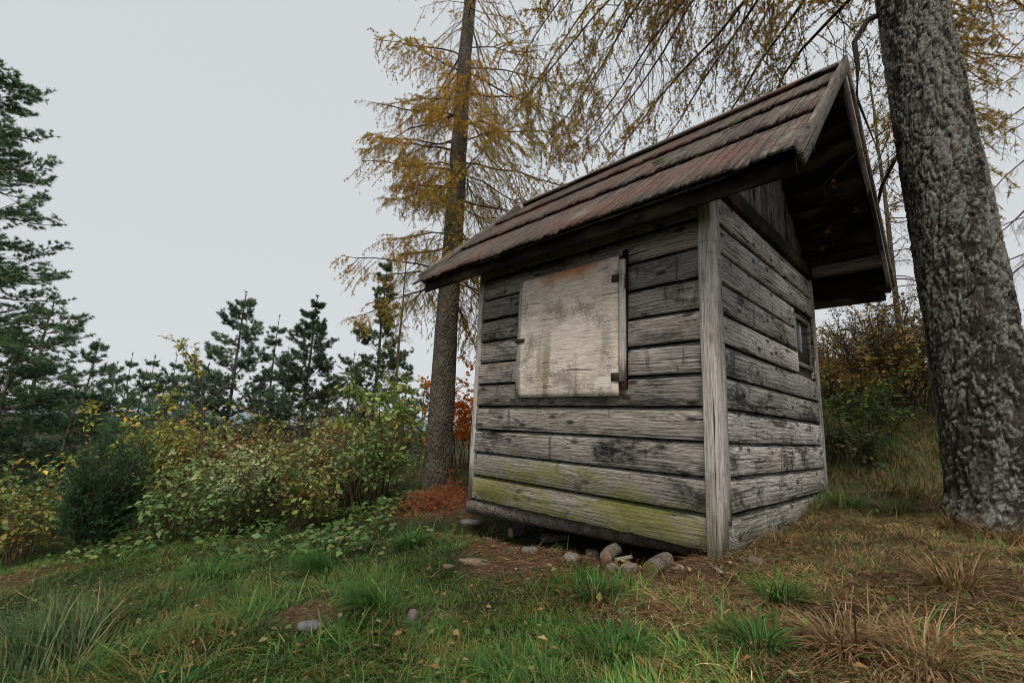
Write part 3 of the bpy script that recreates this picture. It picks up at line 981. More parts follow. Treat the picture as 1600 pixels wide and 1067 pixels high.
def spurs(g, P, L, step, need, nl, nw, cols, forward=.3, t0=.08, keep=1.0, upb=0.0, clump=0.0):
    """needle rosettes along polylines"""
    cnt = np.maximum(1, (L / step).astype(int))
    idx = np.repeat(np.arange(len(P)), cnt)
    if keep < 1:
        idx = idx[rng.random(len(idx)) < keep]
    t = t0 + (1 - t0) * rng.random(len(idx))
    x = np.clip(t, 0, .9999) * (P.shape[1] - 1)
    i = np.floor(x).astype(int); f = (x - i)[:, None]
    a = P[idx, i]; b = P[idx, i + 1]
    p = a * (1 - f) + b * f; T = nrm(b - a)
    hue = None
    if clump > 0:
        nz = fbm(p[:, 0] * 2.6 + p[:, 2] * 1.9, p[:, 1] * 2.6 - p[:, 2] * 2.3, 88, 3)
        kk = rng.random(len(p)) < sstep(nz, clump - .1, clump + .08) * .94 + .06
        p, T = p[kk], T[kk]
        hue = fbm(p[:, 0] * 1.3 + 9, p[:, 2] * 1.3 + p[:, 1], 89, 2)[:, None]
    n = len(p)
    pp = np.repeat(p, need, 0)
    d = nrm(nrm(rng.normal(size=(n * need, 3))) + forward * np.repeat(T, need, 0) + np.array([0, 0, upb]))
    c0 = cmix(n, cols, .25)
    if hue is not None:
        w = sstep(hue, .35, .65)
        c0 = c0 * ((1 - w) * np.array([1.05, .98, .8]) + w * np.array([.86, 1.0, .95]))
    c = np.repeat(c0, need, 0) * (.8 + .4 * rng.random((n * need, 1)))
    inst(g, NEED_V, NEED_F, pp, d, rdir(n * need), nl * (.6 + .6 * rng.random(n * need)), np.full(n * need, nw), c)
    return n


def trunk_pts(base, top, K=14, wob=.03):
    s = np.linspace(0, 1, K)[:, None]
    P = np.array(base)[None] * (1 - s) + np.array(top)[None] * s
    w = np.cumsum(rng.normal(0, wob, (K, 3)), 0) * np.array([1, 1, 0]) * .5
    w -= w[:1]
    return P + w * 1.0


def trunk_geo(g, P, r, S=24, lump=.06, seed=0, flare=.35):
    K = len(P)
    an = np.arange(S) * 2 * np.pi / S
    AN, KK = np.meshgrid(an, np.arange(K))
    h = P[:, 2] - P[0, 2]
    rr = r[:, None] * (1 + lump * 2 * (fbm(np.cos(AN) * 1.3 + seed, np.sin(AN) * 1.3 + h[:, None] * .9, seed, 3) - .5))
    rr *= 1 + flare * np.exp(-np.clip(h, 0, 99) / .22)[:, None] * (.75 + .5 * vnoise(np.cos(AN) * 2 + 5, np.sin(AN) * 2 + 5, seed + 3))
    V = np.stack([P[:, 0][:, None] + rr * np.cos(AN), P[:, 1][:, None] + rr * np.sin(AN), np.broadcast_to(P[:, 2][:, None], AN.shape)], -1)
    i = np.arange(K - 1)[:, None] * S; j = np.arange(S)[None]; j2 = (j + 1) % S
    g.add(V.reshape(-1, 3), np.stack([i + j, i + j2, i + S + j2, i + S + j], -1).reshape(-1, 4), lin(92, 80, 68))


BROWN = lin(78, 62, 50)
LARCH = [(216, 168, 62), (200, 160, 60), (206, 176, 72), (180, 164, 72), (158, 152, 70), (214, 170, 66), (196, 146, 62), (136, 140, 66), (186, 164, 76)]
LARCHO = [(204, 128, 54), (190, 114, 50), (186, 138, 58), (160, 110, 54)]


def larch_limbs(gb, gn, P0, D, L, sag, up, cols, rad, m2=22, m3=5, keep=.8, step=.0165, l2=.34, need=3, nl=.038, nw=.0095):
    P = poly(P0, D, L, 9, sag, .035, up)
    tubes(gb, P, rad[:, None] * np.linspace(1, .18, 9)[None] ** .9, 5, BROWN)
    P2, L2 = kids(P, L, m2, .10, 1.0, l2, 58, .25, 5, .38, .06, .62)
    tubes(gb, P2, np.clip(L2 * .008, .0022, .008)[:, None] * np.linspace(1, .3, 5)[None], 3, BROWN)
    P3, L3 = kids(P2, L2, m3, .15, 1.0, .45, 50, .55, 2, .45, .06, .5)
    tubes(gb, P3, np.clip(L3 * .008, .0013, .003)[:, None] * np.linspace(1, .5, 2)[None], 3, BROWN)
    spurs(gn, P2, L2, step, need, nl, nw, cols, .2, .1, keep, 0.0, .47)
    spurs(gn, P3, L3, step, need, nl, nw, cols, .2, .05, keep, 0.0, .47)
    spurs(gn, P, L, step * 1.4, need, nl, nw, cols, .2, .2, keep, 0.0, .47)


def azv(az, el):
    az = np.asarray(az, float); el = np.asarray(el, float)
    return np.stack([np.cos(el) * np.cos(az), np.cos(el) * np.sin(az), np.sin(el)], -1)


AZ_R = math.atan2(UA[1], UA[0])          # azimuth of "right"
AZ_F = math.atan2(UB[1], UB[0])          # azimuth of "away"

# --- left larch, behind the far corner of the hut
lb = gp(682, 735); lb = atv(682, 735, 6.3); lb[2] = float(gz(lb[0], lb[1]))
tl = thing('larch_tree', 'tall slender larch with yellowing needles behind the far hut corner', 'tree', tuple(lb))
lz = lb[2]


def local(me_o, origin):
    return me_o


def part(name, g, mat, parent, smooth=True):
    o = obj(name, (g, mat, smooth), parent)
    o.matrix_parent_inverse = Matrix.Translation(-Vector(parent.location))
    return o


g = Geo(); TP = trunk_pts(lb - [0, 0, .15], lb + [.05, .1, 9.5], 60, .008)
trunk_geo(g, TP, np.linspace(.185, .075, 60), 28, .07, 4, .35)
part('trunk', g, M_barkL, tl)
gb, gn = Geo(), Geo()
n = 46
zz = np.sort(2.5 + 5.7 * rng.random(n) ** .9)
az = np.arange(n) * 2.4 + rng.normal(0, .4, n)
el = np.radians(rng.normal(-8, 14, n))
L = (1.05 + .5 * rng.random(n)) * np.interp(zz, [1.4, 2.9, 8], [.45, 1.0, 1.15]) * (1 + .55 * np.clip(np.cos(az - AZ_R), 0, 1))
P0 = np.stack([np.interp(zz + lz, TP[:, 2], TP[:, 0]), np.interp(zz + lz, TP[:, 2], TP[:, 1]), zz + lz], 1)
larch_limbs(gb, gn, P0, azv(az, el), L, .22, .10, LARCH + LARCHO[:2], .010 + .006 * rng.random(n), 24, 6, .9, l2=.46)
# the long low limb on the left and the ones reaching right over the roof
P0s, Ds, Ls = [], [], []
for z, azo, e, l in ((3.0, math.pi - .15, .05, 1.15), (3.4, math.pi - .5, .2, 1.2), (3.4, .15, -.35, 2.2), (4.2, -.2, -.25, 2.3), (3.0, .5, -.4, 1.9), (4.8, .1, -.1, 2.4), (5.6, math.pi, .2, 1.5), (5.0, math.pi + .2, .1, 1.4), (4.4, math.pi - .3, .25, 1.1)):
    P0s.append([np.interp(z + lz, TP[:, 2], TP[:, 0]), np.interp(z + lz, TP[:, 2], TP[:, 1]), z + lz]); Ds.append(azv(AZ_R + azo, e)); Ls.append(l)
larch_limbs(gb, gn, np.array(P0s), np.array(Ds), np.array(Ls), .12, .12, LARCH + LARCHO, np.full(len(Ls), .018), 28, 6, 1.0, l2=.36)
part('branches', gb, M_twig, tl); part('crown', gn, M_need, tl)

# --- right larch: a thick trunk with lichen, real relief
rb = atv(1572, 815, 3.05); rb[2] = float(gz(rb[0], rb[1]))
tr = thing('larch_tree', 'massive larch trunk crusted with grey lichen beside the gable end', 'tree', tuple(rb))


def worley(u, w, per, seed):
    """F1 and F2 on a lattice, periodic in u"""
    i = np.floor(u).astype(int); j = np.floor(w).astype(int)
    f1 = np.full(u.shape, 9.0); f2 = np.full(u.shape, 9.0); idv = np.zeros(u.shape)
    for a in (-1, 0, 1):
        for b in (-1, 0, 1):
            ii = i + a; jj = j + b; iw = np.mod(ii, per)
            px = ii + hash2(iw, jj, seed); py = jj + hash2(iw, jj, seed + 5)
            d = np.hypot(u - px, w - py)
            new = d < f1
            f2 = np.where(new, f1, np.minimum(f2, d)); idv = np.where(new, hash2(iw, jj, seed + 9), idv); f1 = np.where(new, d, f1)
    return f1, f2, idv


S = 230
hs = np.concatenate([np.linspace(-.2, 4.1, 430), np.linspace(4.25, 9.5, 30)])
K = len(hs)
LEANR = np.append(UA * -.042, 0)
an = np.arange(S) * 2 * np.pi / S
AN, HH = np.meshgrid(an, hs)
CX, SX = np.cos(AN), np.sin(AN)
r0 = np.interp(HH, [-.2, 0, .3, 1.2, 4, 9.5], [.31, .295, .27, .25, .2, .09])
r0 = r0 * (1 + .08 * (fbm(CX * 1.4 + 3, SX * 1.4 + HH * .5, 8, 3) - .5) * 2)
r0 = r0 + .13 * np.exp(-np.clip(HH, 0, 9) / .14) * vnoise(CX * 2.2 + 9, SX * 2.2 + 9, 12)
wx = (fbm(CX * 4 + SX * 2.2, HH * 6 + SX * 3, 51, 3) - .5) * 1.6; wy = (fbm(CX * 4 + 40, HH * 6 + SX * 3, 52, 3) - .5) * 1.6
f1, f2, idv = worley(AN / (2 * np.pi) * 18 + wx * .8 + HH * .9, HH * 4.0 + wy, 18, 3)
plate = sstep(f2 - f1, .0, .10)
f1b, f2b, idb = worley(AN / (2 * np.pi) * 48 + wx * 1.2, HH * 34 + wy * 3, 48, 13)
flake = sstep(f2b - f1b, .0, .16) * (.25 + .75 * idb)
f1c, f2c, idc = worley(AN / (2 * np.pi) * 110 + wx, HH * 80 + wy * 3, 110, 43)
f1d, f2d, idd = worley(AN / (2 * np.pi) * 22 + wx * 1.3 + HH * .5, HH * 2.6 + wy * .8, 22, 73)
fis = sstep(f2d - f1d, .02, .2)
disp = .016 * fis * (.7 + .5 * idd) + .010 * plate * (.7 + .4 * idv) + .008 * flake + .005 * idc + .006 * (fbm(CX * 9 + SX * 5, HH * 9 + SX * 7, 77, 3) - .5) * 2
RR = r0 + disp - .03
V = np.stack([rb[0] + RR * CX, rb[1] + RR * SX, rb[2] + HH], -1) + LEANR * HH[..., None]
# grey lichen sits on single bark scales
ln = fbm(CX * 2.4 + 7, SX * 2.4 + HH * 1.6, 61, 3)
lich = sstep(.55 * idb + .35 * idc + 1.1 * (ln - .5) + .12 * sstep(HH, 1.2, 2.6) + .3 * (plate - .6), (.45), .75)[..., None] * (.25 + .75 * fis[..., None])
cb = lin(48, 44, 39) * (1 - idv[..., None]) + lin(72, 65, 58) * idv[..., None]
cl_ = lin(96, 95, 86) * (1 - idc[..., None]) + lin(142, 141, 132) * idc[..., None]
pk = (idb > .992)[..., None]
cc = cb * (1 - lich * .85) + cl_ * lich * .85
cc = np.where(pk, lin(110, 92, 80), cc)
i = np.arange(K - 1)[:, None] * S; j = np.arange(S)[None]; j2 = (j + 1) % S
g = Geo(); g.add(V.reshape(-1, 3), np.stack([i + j, i + j2, i + S + j2, i + S + j], -1).reshape(-1, 4), cc.reshape(-1, 3))
part('trunk', g, M_barkV, tr, False)
gb, gn = Geo(), Geo()


def rim(z, az, k=.8):
    r = float(np.interp(z, [0, 1.2, 4, 9.5], [.28, .255, .21, .1])) * k
    return [rb[0] + r * math.cos(az) + LEANR[0] * z, rb[1] + r * math.sin(az) + LEANR[1] * z, rb[2] + z]


# limbs reaching left over the roof (arched down), and to the right and back
P0s, Ds, Ls, sg = [], [], [], []
for z, azo, e, l, s in ((6.2, math.pi - .45, -.35, 3.2, .42), (6.8, math.pi - .62, -.40, 3.6, .40), (6.0, math.pi - .80, -.30, 3.3, .36), (7.4, math.pi - .50, -.45, 3.8, .40),
                        (6.5, math.pi - .98, -.28, 3.6, .32), (7.0, math.pi - .28, -.35, 3.0, .45), (5.6, math.pi - 1.15, -.25, 3.0, .30), (7.8, math.pi - .78, -.42, 3.9, .36),
                        (5.0, math.pi - 1.3, -.2, 2.6, .25), (7.2, math.pi - 1.1, -.3, 3.8, .3), (8.2, math.pi - .65, -.5, 4.0, .35), (8.0, math.pi - .95, -.4, 4.0, .35), (5.2, math.pi - .7, -.2, 2.6, .4),
                        (3.0, math.pi / 2 - .4, -.1, 2.0, .2), (3.8, math.pi / 2 - .8, .0, 2.4, .25),
                        (4.6, math.pi / 2, .1, 2.6, .25), (5.2, .7, .15, 2.6, .25), (4.4, .9, .2, 2.4, .25), (5.8, .5, .1, 2.6, .25), (4.9, .3, 0.0, 2.2, .3), (4.2, .6, -.1, 2.0, .2)):
    P0s.append(rim(z, AZ_R + azo)); Ds.append(azv(AZ_R + azo, e)); Ls.append(l); sg.append(s)
larch_limbs(gb, gn, np.array(P0s), np.array(Ds), np.array(Ls), np.array(sg), .0, [(190, 150, 66), (164, 140, 64), (142, 136, 64), (178, 126, 60), (150, 126, 64)], np.full(len(Ls), .022), 34, 6, 1.0, l2=.30, nl=.042, nw=.0105)
# stout broken limb hanging down along the trunk
lp = np.array([[rim(3.95, AZ_R + math.pi - .6, .9), None]][0][0])
LP = np.array([lp, lp + np.append(UA, 0) * -.10 + [0, 0, -.06], lp + np.append(UA, 0) * -.21 + [.03, .02, -.24], lp + np.append(UA, 0) * -.22 + [-.03, .0, -.52], lp + np.append(UA, 0) * -.25 + [.02, .01, -.78], lp + np.append(UA, 0) * -.14 + [0, 0, -1.25]])
tubes(gb, LP[None], np.array([[.022, .021, .02, .016, .011, .003]]), 8, lin(50, 42, 36))
n = 4
zs_ = .9 + 2.6 * rng.random(n); az = AZ_R + math.pi - .9 + rng.normal(0, .5, n)
P0 = np.array([rim(a, b) for a, b in zip(zs_, az)])
larch_limbs(gb, gn, P0, azv(az, rng.normal(-.15, .25, n)), .35 + .5 * rng.random(n), .2, 0, LARCHO, np.full(n, .006), 6, 3, .35)
part('branches', gb, M_twig, tr); part('crown', gn, M_need, tr)

# --- other larches behind
def larch(label, base, H, r, n, z0, l0, l1, keep, cols, seed, nl=.03, nw=.0034, m2=14, m3=4, step=.03):
    t = thing('larch_tree', label, 'tree', tuple(base))
    g = Geo(); TP = trunk_pts(base - np.array([0, 0, .2]), base + np.array([0, 0, H]), 30, .012)
    trunk_geo(g, TP, np.linspace(r, r * .2, 30), 12, .06, seed, .3)
    part('trunk', g, M_barkL, t)
    gb, gn = Geo(), Geo()
    zz = z0 + (H * .97 - z0) * rng.random(n)
    az = rng.random(n) * 7
    P0 = np.stack([np.interp(zz + base[2], TP[:, 2], TP[:, 0]), np.interp(zz + base[2], TP[:, 2], TP[:, 1]), zz + base[2]], 1)
    L = np.interp(zz / H, [0, 1], [l0, l1]) * (.7 + .5 * rng.random(n))
    larch_limbs(gb, gn, P0, azv(az, rng.normal(-.05, .2, n)), L, .15, .15, cols, np.clip(L * .011, .004, .02), m2, m3, keep, step, .32, 3, nl, nw * 1.6)
    part('branches', gb, M_twig, t); part('crown', gn, M_need, t)
    return t


HT = [0]


def gtop(px, py, v):
    """foot of a tree whose top is seen at px, py; the height goes to HT"""
    p = atv(px, py, v); z = p[2]; p[2] = float(gz(p[0], p[1])); HT[0] = z - p[2]; return p


def gat(px, v):
    p = atv(px, 640, v); p[2] = float(gz(p[0], p[1])); return p


larch('bare larch with rusty needles on the slope behind the massive trunk', gat(1760, 6.5), 8.5, .13, 50, 1.5, 2.0, .8, .45, LARCHO + LARCH, 21)
larch('thin larch on the rising bank between hut and massive trunk', gat(1425, 8.5), 7.5, .06, 34, 1.2, 1.5, .5, .4, LARCHO, 22)
larch('sparse young larch with straight stem among the far pines', gtop(638, 400, 13.0), HT[0], .07, 70, .8, .95, .15, .55, [(112, 104, 50), (128, 112, 54), (90, 92, 48)], 23, .045, .006, 9, 3, .05)

# --- pines
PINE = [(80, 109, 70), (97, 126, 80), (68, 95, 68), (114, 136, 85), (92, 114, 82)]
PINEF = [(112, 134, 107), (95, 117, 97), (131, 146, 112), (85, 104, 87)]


def pine(label, base, H, r, nwh, z0, l0, l1, cols, nl, nw, need=9, m2=7, m3=4, step=.05, el0=-.05, el1=.55, name='pine_tree', shape=1.0, tuft_t=.35, per=5, lean=(0, 0), m2t0=.25):
    t = thing(name, label, 'tree', tuple(base))
    g = Geo(); TP = trunk_pts(base - np.array([0, 0, .2]), base + np.array([lean[0], lean[1], H]), 24, .015)
    trunk_geo(g, TP, np.linspace(r, r * .1, 24), 10, .06, 6, .25)
    part('trunk', g, M_barkL, t)
    gb, gn = Geo(), Geo()
    zz = np.repeat(z0 + (H * .985 - z0) * (np.arange(nwh) / nwh) ** .95, per)
    n = len(zz); zz = zz + rng.normal(0, .03, n)
    az = rng.random(n) * 6.3
    P0 = np.stack([np.interp(zz + base[2], TP[:, 2], TP[:, 0]), np.interp(zz + base[2], TP[:, 2], TP[:, 1]), zz + base[2]], 1)
    tt = np.clip((zz - z0) / (H - z0), 0, 1)
    L = (l1 + (l0 - l1) * (1 - tt) ** shape) * (.6 + .55 * rng.random(n))
    el = el0 + (el1 - el0) * tt + rng.normal(0, .1, n)
    P = poly(P0, azv(az, el), L, 7, .05, .04, .22)
    tubes(gb, P, np.clip(L * .013, .005, .04)[:, None] * np.linspace(1, .2, 7)[None], 4, BROWN)
    P2, L2 = kids(P, L, m2, m2t0, 1.0, .42, 48, -.12, 4, -.08, .05, .55)
    tubes(gb, P2, np.clip(L2 * .011, .003, .012)[:, None] * np.linspace(1, .3, 4)[None], 3, BROWN)
    P3, L3 = kids(P2, L2, m3, .3, 1.0, .5, 45, -.2, 2, -.1, .05, .4)
    if nl < .12: tubes(gb, P3, np.clip(L3 * .012, .002, .006)[:, None] * np.linspace(1, .5, 2)[None], 3, BROWN)
    for Q, l in ((P2, L2), (P3, L3)):
        spurs(gn, Q, l, step, need, nl, nw, cols, .8, tuft_t, 1.0, .25)
    ld = np.stack([TP[-3], (TP[-3] + TP[-1]) / 2, TP[-1]])[None]
    spurs(gn, ld, np.array([H * .08]), step * 1.3, need, nl, nw, cols, .9, 0, 1.0, .4)
    part('branches', gb, M_twig, t); part('crown', gn, M_need, t)
    return t


pine('big Scots pine with layered dark boughs at the clearing edge', gtop(-22, 95, 8.5), HT[0], .16, 18, .8, 3.1, .6, PINE, .09, .018, 8, 9, 5, .055, -.1, .3, shape=.8)
pine('young dense pine growing below the big layered pine', gtop(20, 560, 7.4), HT[0], .06, 9, .1, 1.5, .3, [(56, 82, 54), (68, 96, 60), (50, 74, 52)], .08, .013, 8, 8, 4, .055)
pine('bushy pine with drooping boughs behind the juniper', gtop(80, 470, 8.8), HT[0], .07, 12, .3, 1.9, .4, PINE, .09, .013, 8, 8, 4, .055, -.1, .5)
pine('low dark pine thicket tree beside the juniper', gtop(120, 600, 7.8), HT[0], .06, 8, .1, 1.4, .3, [(60, 86, 62), (72, 96, 66)], .08, .013, 8, 8, 4, .06)
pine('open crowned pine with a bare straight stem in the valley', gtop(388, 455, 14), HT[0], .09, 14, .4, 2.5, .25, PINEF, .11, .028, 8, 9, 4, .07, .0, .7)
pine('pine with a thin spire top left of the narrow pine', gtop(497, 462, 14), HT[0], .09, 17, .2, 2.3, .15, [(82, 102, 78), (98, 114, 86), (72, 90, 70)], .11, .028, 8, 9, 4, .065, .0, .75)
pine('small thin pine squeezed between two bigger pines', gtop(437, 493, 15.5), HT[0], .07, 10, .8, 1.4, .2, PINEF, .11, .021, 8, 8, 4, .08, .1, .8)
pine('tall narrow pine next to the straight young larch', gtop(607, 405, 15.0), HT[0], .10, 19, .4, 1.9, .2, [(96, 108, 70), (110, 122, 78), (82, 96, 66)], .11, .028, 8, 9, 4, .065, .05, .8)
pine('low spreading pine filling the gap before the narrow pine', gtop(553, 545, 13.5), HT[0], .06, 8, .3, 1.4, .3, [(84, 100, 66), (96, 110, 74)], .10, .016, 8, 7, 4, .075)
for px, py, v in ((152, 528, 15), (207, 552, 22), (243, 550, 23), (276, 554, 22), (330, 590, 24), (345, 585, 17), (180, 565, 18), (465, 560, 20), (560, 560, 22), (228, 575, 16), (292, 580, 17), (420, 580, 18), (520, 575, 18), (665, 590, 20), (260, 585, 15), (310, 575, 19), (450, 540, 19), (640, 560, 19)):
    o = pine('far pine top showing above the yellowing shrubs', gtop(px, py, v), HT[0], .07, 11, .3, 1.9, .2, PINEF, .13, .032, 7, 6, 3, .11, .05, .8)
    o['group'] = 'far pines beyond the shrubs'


# ------------------------------------------------------------------ shrubs
def leaves_on(g, P, L, step, size, cols, per=1, t0=.15, droop=.35, wid=.55, jit=.22, keep=1.0):
    cnt = np.maximum(1, (L / step).astype(int))
    idx = np.repeat(np.arange(len(P)), cnt * per)
    if keep < 1: idx = idx[rng.random(len(idx)) < keep]
    n = len(idx)
    x = np.clip(t0 + (1 - t0) * rng.random(n), 0, .9999) * (P.shape[1] - 1)
    i = np.floor(x).astype(int); f = (x - i)[:, None]
    a = P[idx, i]; b = P[idx, i + 1]; p = a * (1 - f) + b * f; T = nrm(b - a)
    d = rng.normal(size=(n, 3)); d[:, 2] *= .5
    d = nrm(nrm(d) + T * .6 + np.array([0, 0, -droop]))
    U = nrm(np.array([0, 0, 1.0]) + rng.normal(0, .45, (n, 3)))
    l = size * (.55 + .8 * rng.random(n))
    inst(g, LEAF_V, LEAF_F, p + d * l[:, None] * .15, d, U, l, l * wid, cmix(n, cols, jit))


def shrub(label, base, H, R, nst, leaf, cols, name='leafy_shrub', cat='shrub', group=None, m2=8, m3=4, step=.06, lift=.9, wood=(78, 62, 50), per=1, sag=.15, wid=.55, thick=.012, t2=.25, droop=.35, keep=1.0):
    t = thing(name, label, cat, tuple(base), group)
    gb, gl = Geo(), Geo()
    a = rng.random(nst) * 6.3
    rad = R * np.sqrt(rng.random(nst))
    b0 = base + np.stack([np.cos(a), np.sin(a), 0 * a], 1) * (rad * .35)[:, None]
    b0[:, 2] = gz(b0[:, 0], b0[:, 1]) - .03
    D = nrm(np.stack([np.cos(a) * rad / H * .7, np.sin(a) * rad / H * .7, np.full(nst, lift)], 1) + rng.normal(0, .06, (nst, 3)))
    L = H * (.65 + .45 * rng.random(nst))
    P = poly(b0, D, L, 8, sag, .05)
    w = lin(*wood)
    tubes(gb, P, thick * (L / H)[:, None] * np.linspace(1, .25, 8)[None], 4, w)
    P2, L2 = kids(P, L, m2, t2, 1.0, .42, 45, -.15, 4, .15, .06, .5, .3)
    tubes(gb, P2, np.clip(L2 * .007, .0015, .008)[:, None] * np.linspace(1, .3, 4)[None], 3, w)
    Q = [(P, L), (P2, L2)]
    if m3:
        P3, L3 = kids(P2, L2, m3, .2, 1.0, .5, 45, -.05, 2, .15, .06, .5, .35)
        tubes(gb, P3, np.clip(L3 * .007, .001, .003)[:, None] * np.linspace(1, .5, 2)[None], 3, w)
        Q.append((P3, L3))
    for q, (pp, ll) in enumerate(Q):
        if leaf > 0:
            leaves_on(gl, pp, ll, step, leaf, cols, per, .45 if q == 0 else .12, droop, wid, keep=keep)
    part('stems', gb, M_twig, t)
    if leaf > 0: part('foliage', gl, M_leaf, t)
    return t


YG = [(182, 180, 85), (154, 162, 79), (200, 184, 88), (123, 143, 72), (209, 165, 77), (110, 132, 68)]
GR = [(101, 134, 74), (118, 145, 83), (88, 121, 70), (143, 156, 94)]
PALE = [(171, 182, 136), (138, 160, 103), (118, 143, 85), (184, 184, 127)]
OL = [(121, 136, 68), (140, 145, 74), (99, 118, 63), (160, 154, 81), (176, 134, 72), (92, 114, 66)]
RUSS = [(165, 123, 77), (184, 145, 88), (143, 107, 72), (151, 143, 79)]
shrub('yellow leaved rowan bush rising behind the dark juniper', gat(240, 6.6), 1.95, .9, 14, .075, YG, step=.055)
shrub('golden leaved shrub between juniper and lone sapling', gat(285, 6.2), 1.5, .7, 12, .07, [(176, 158, 72), (140, 142, 70), (120, 132, 68), (108, 124, 66)], step=.055)
shrub('olive green shrub reaching out beside the dark pines', gat(110, 6.4), 1.25, .7, 10, .065, OL, step=.07)
shrub('large leaved bright green elder shrub near the slender larch', gat(612, 6.6), 1.75, .75, 10, .13, [(150, 166, 82), (122, 146, 76), (172, 172, 88), (106, 132, 74)], step=.075, m2=6, m3=2, wid=.5, droop=.6)
shrub('upright green sallow bush with fine leaves in the thicket', gat(505, 7.2), 1.55, .8, 14, .075, [(114, 128, 64), (132, 140, 70), (90, 106, 56), (156, 146, 70)], step=.055)
shrub('dark leaved bush hugging the foot of the pines', gat(455, 8.0), 1.6, .8, 12, .07, [(62, 72, 46), (78, 86, 52), (92, 86, 52)], step=.06)
for px, v, H, R, cols in ((75, 5.0, .6, .5, OL), (330, 5.6, .75, .7, PALE), (395, 6.0, .95, .7, OL), (425, 5.4, .65, .6, PALE), (480, 5.9, .7, .7, GR), (545, 6.0, .7, .6, PALE), (360, 7.0, 1.05, .8, OL), (590, 5.6, .65, .45, GR),
                          (310, 6.7, 1.1, .8, GR), (570, 7.2, 1.0, .7, OL), (430, 6.8, .9, .8, RUSS), (530, 6.6, .8, .7, RUSS), (20, 5.2, .7, .6, GR), (375, 5.1, .55, .5, GR), (310, 5.0, .5, .5, GR), (510, 5.1, .5, .5, OL)):
    cw = {id(OL): 'olive', id(PALE): 'pale silvery green', id(GR): 'fresh green', id(YG): 'yellow green', id(RUSS): 'russet brown'}[id(cols)]
    shrub(cw + ' leaved raspberry bush in the autumn thicket', gat(px, v), H * (1.3 + .5 * rng.random()), R, 15, .062, cols, 'raspberry_bush', 'shrub', cw + ' raspberry bushes of the thicket', 7, 4, .05, wood=(96, 72, 56), thick=.006, sag=.16, wid=.62, keep=.58)
# bare reddish stems
for px, v in ((330, 6.4), (405, 6.3), (470, 6.4), (580, 5.9)):
    shrub('tangle of bare reddish twigs poking out of the thicket', gat(px, v), 1.55, .6, 12, .05, RUSS, 'bare_bush', 'shrub', 'bare twiggy bushes of the thicket', 6, 3, .3, wood=(104, 74, 62), thick=.006)


def sapling():
    b = gat(318, 5.6)
    t = thing('sapling', 'lone thin sapling with a bent tip and few yellow leaves', 'tree', tuple(b))
    pts = [b - [0, 0, .05]] + [atv(x, y, 5.6) for x, y in ((316, 760), (315, 700), (316, 640), (314, 590), (303, 565), (288, 545), (268, 530))]
    pts[0] = b - [0, 0, .05]
    P = np.array(pts)[None]
    gb, gl = Geo(), Geo()
    tubes(gb, P, np.array([[.012, .011, .010, .009, .008, .006, .004, .002]]), 6, lin(92, 70, 56))
    P2, L2 = kids(P, np.array([1.7]), 16, .55, 1.0, .2, 50, -.1, 5, .1, .05)
    tubes(gb, P2, np.full((len(P2), 5), .002), 3, lin(92, 70, 56))
    leaves_on(gl, P2, L2, .03, .055, YG + [(150, 120, 60)], 2, .1)
    part('stem', gb, M_twig, t); part('foliage', gl, M_leaf, t)


sapling()


def juniper():
    b = gat(188, 5.0)
    t = thing('juniper_bush', 'dense dark green juniper standing in front of yellow shrubs', 'shrub', tuple(b))
    gb, gn = Geo(), Geo()
    n = 54
    a = rng.random(n) * 6.3; r = .36 * np.sqrt(rng.random(n))
    b0 = b + np.stack([np.cos(a), np.sin(a), 0 * a], 1) * .08
    D = nrm(np.stack([np.cos(a) * r * 1.2, np.sin(a) * r * 1.2, np.full(n, 1.0)], 1))
    L = 1.25 * (1 - .45 * (r / .36)) * (.75 + .4 * rng.random(n))
    P = poly(b0, D, L, 7, -.0, .05)
    tubes(gb, P, np.full(n, .012)[:, None] * np.linspace(1, .2, 7)[None], 4, BROWN)
    P2, L2 = kids(P, L, 16, .12, 1.0, .34, 50, -.1, 5, -.1, .06, .55)
    tubes(gb, P2, np.full((len(P2), 5), .0025), 3, BROWN)
    P3, L3 = kids(P2, L2, 5, .2, 1.0, .5, 45, 0, 4, 0, .05)
    for Q, l in ((P2, L2), (P3, L3)):
        spurs(gn, Q, l, .03, 4, .034, .0075, [(58, 92, 58), (70, 106, 66), (50, 80, 52), (84, 116, 70)], .5, .1)
    part('stems', gb, M_twig, t); part('foliage', gn, M_need, t)


juniper()

# orange beech scrub behind the slender larch, dead bracken heap at its foot
shrub('orange leaved bush glowing behind the slender larch', gat(724, 8.0), 1.9, .8, 13, .085, [(226, 128, 48), (236, 146, 58), (206, 110, 44), (214, 154, 72)], step=.04, per=1)


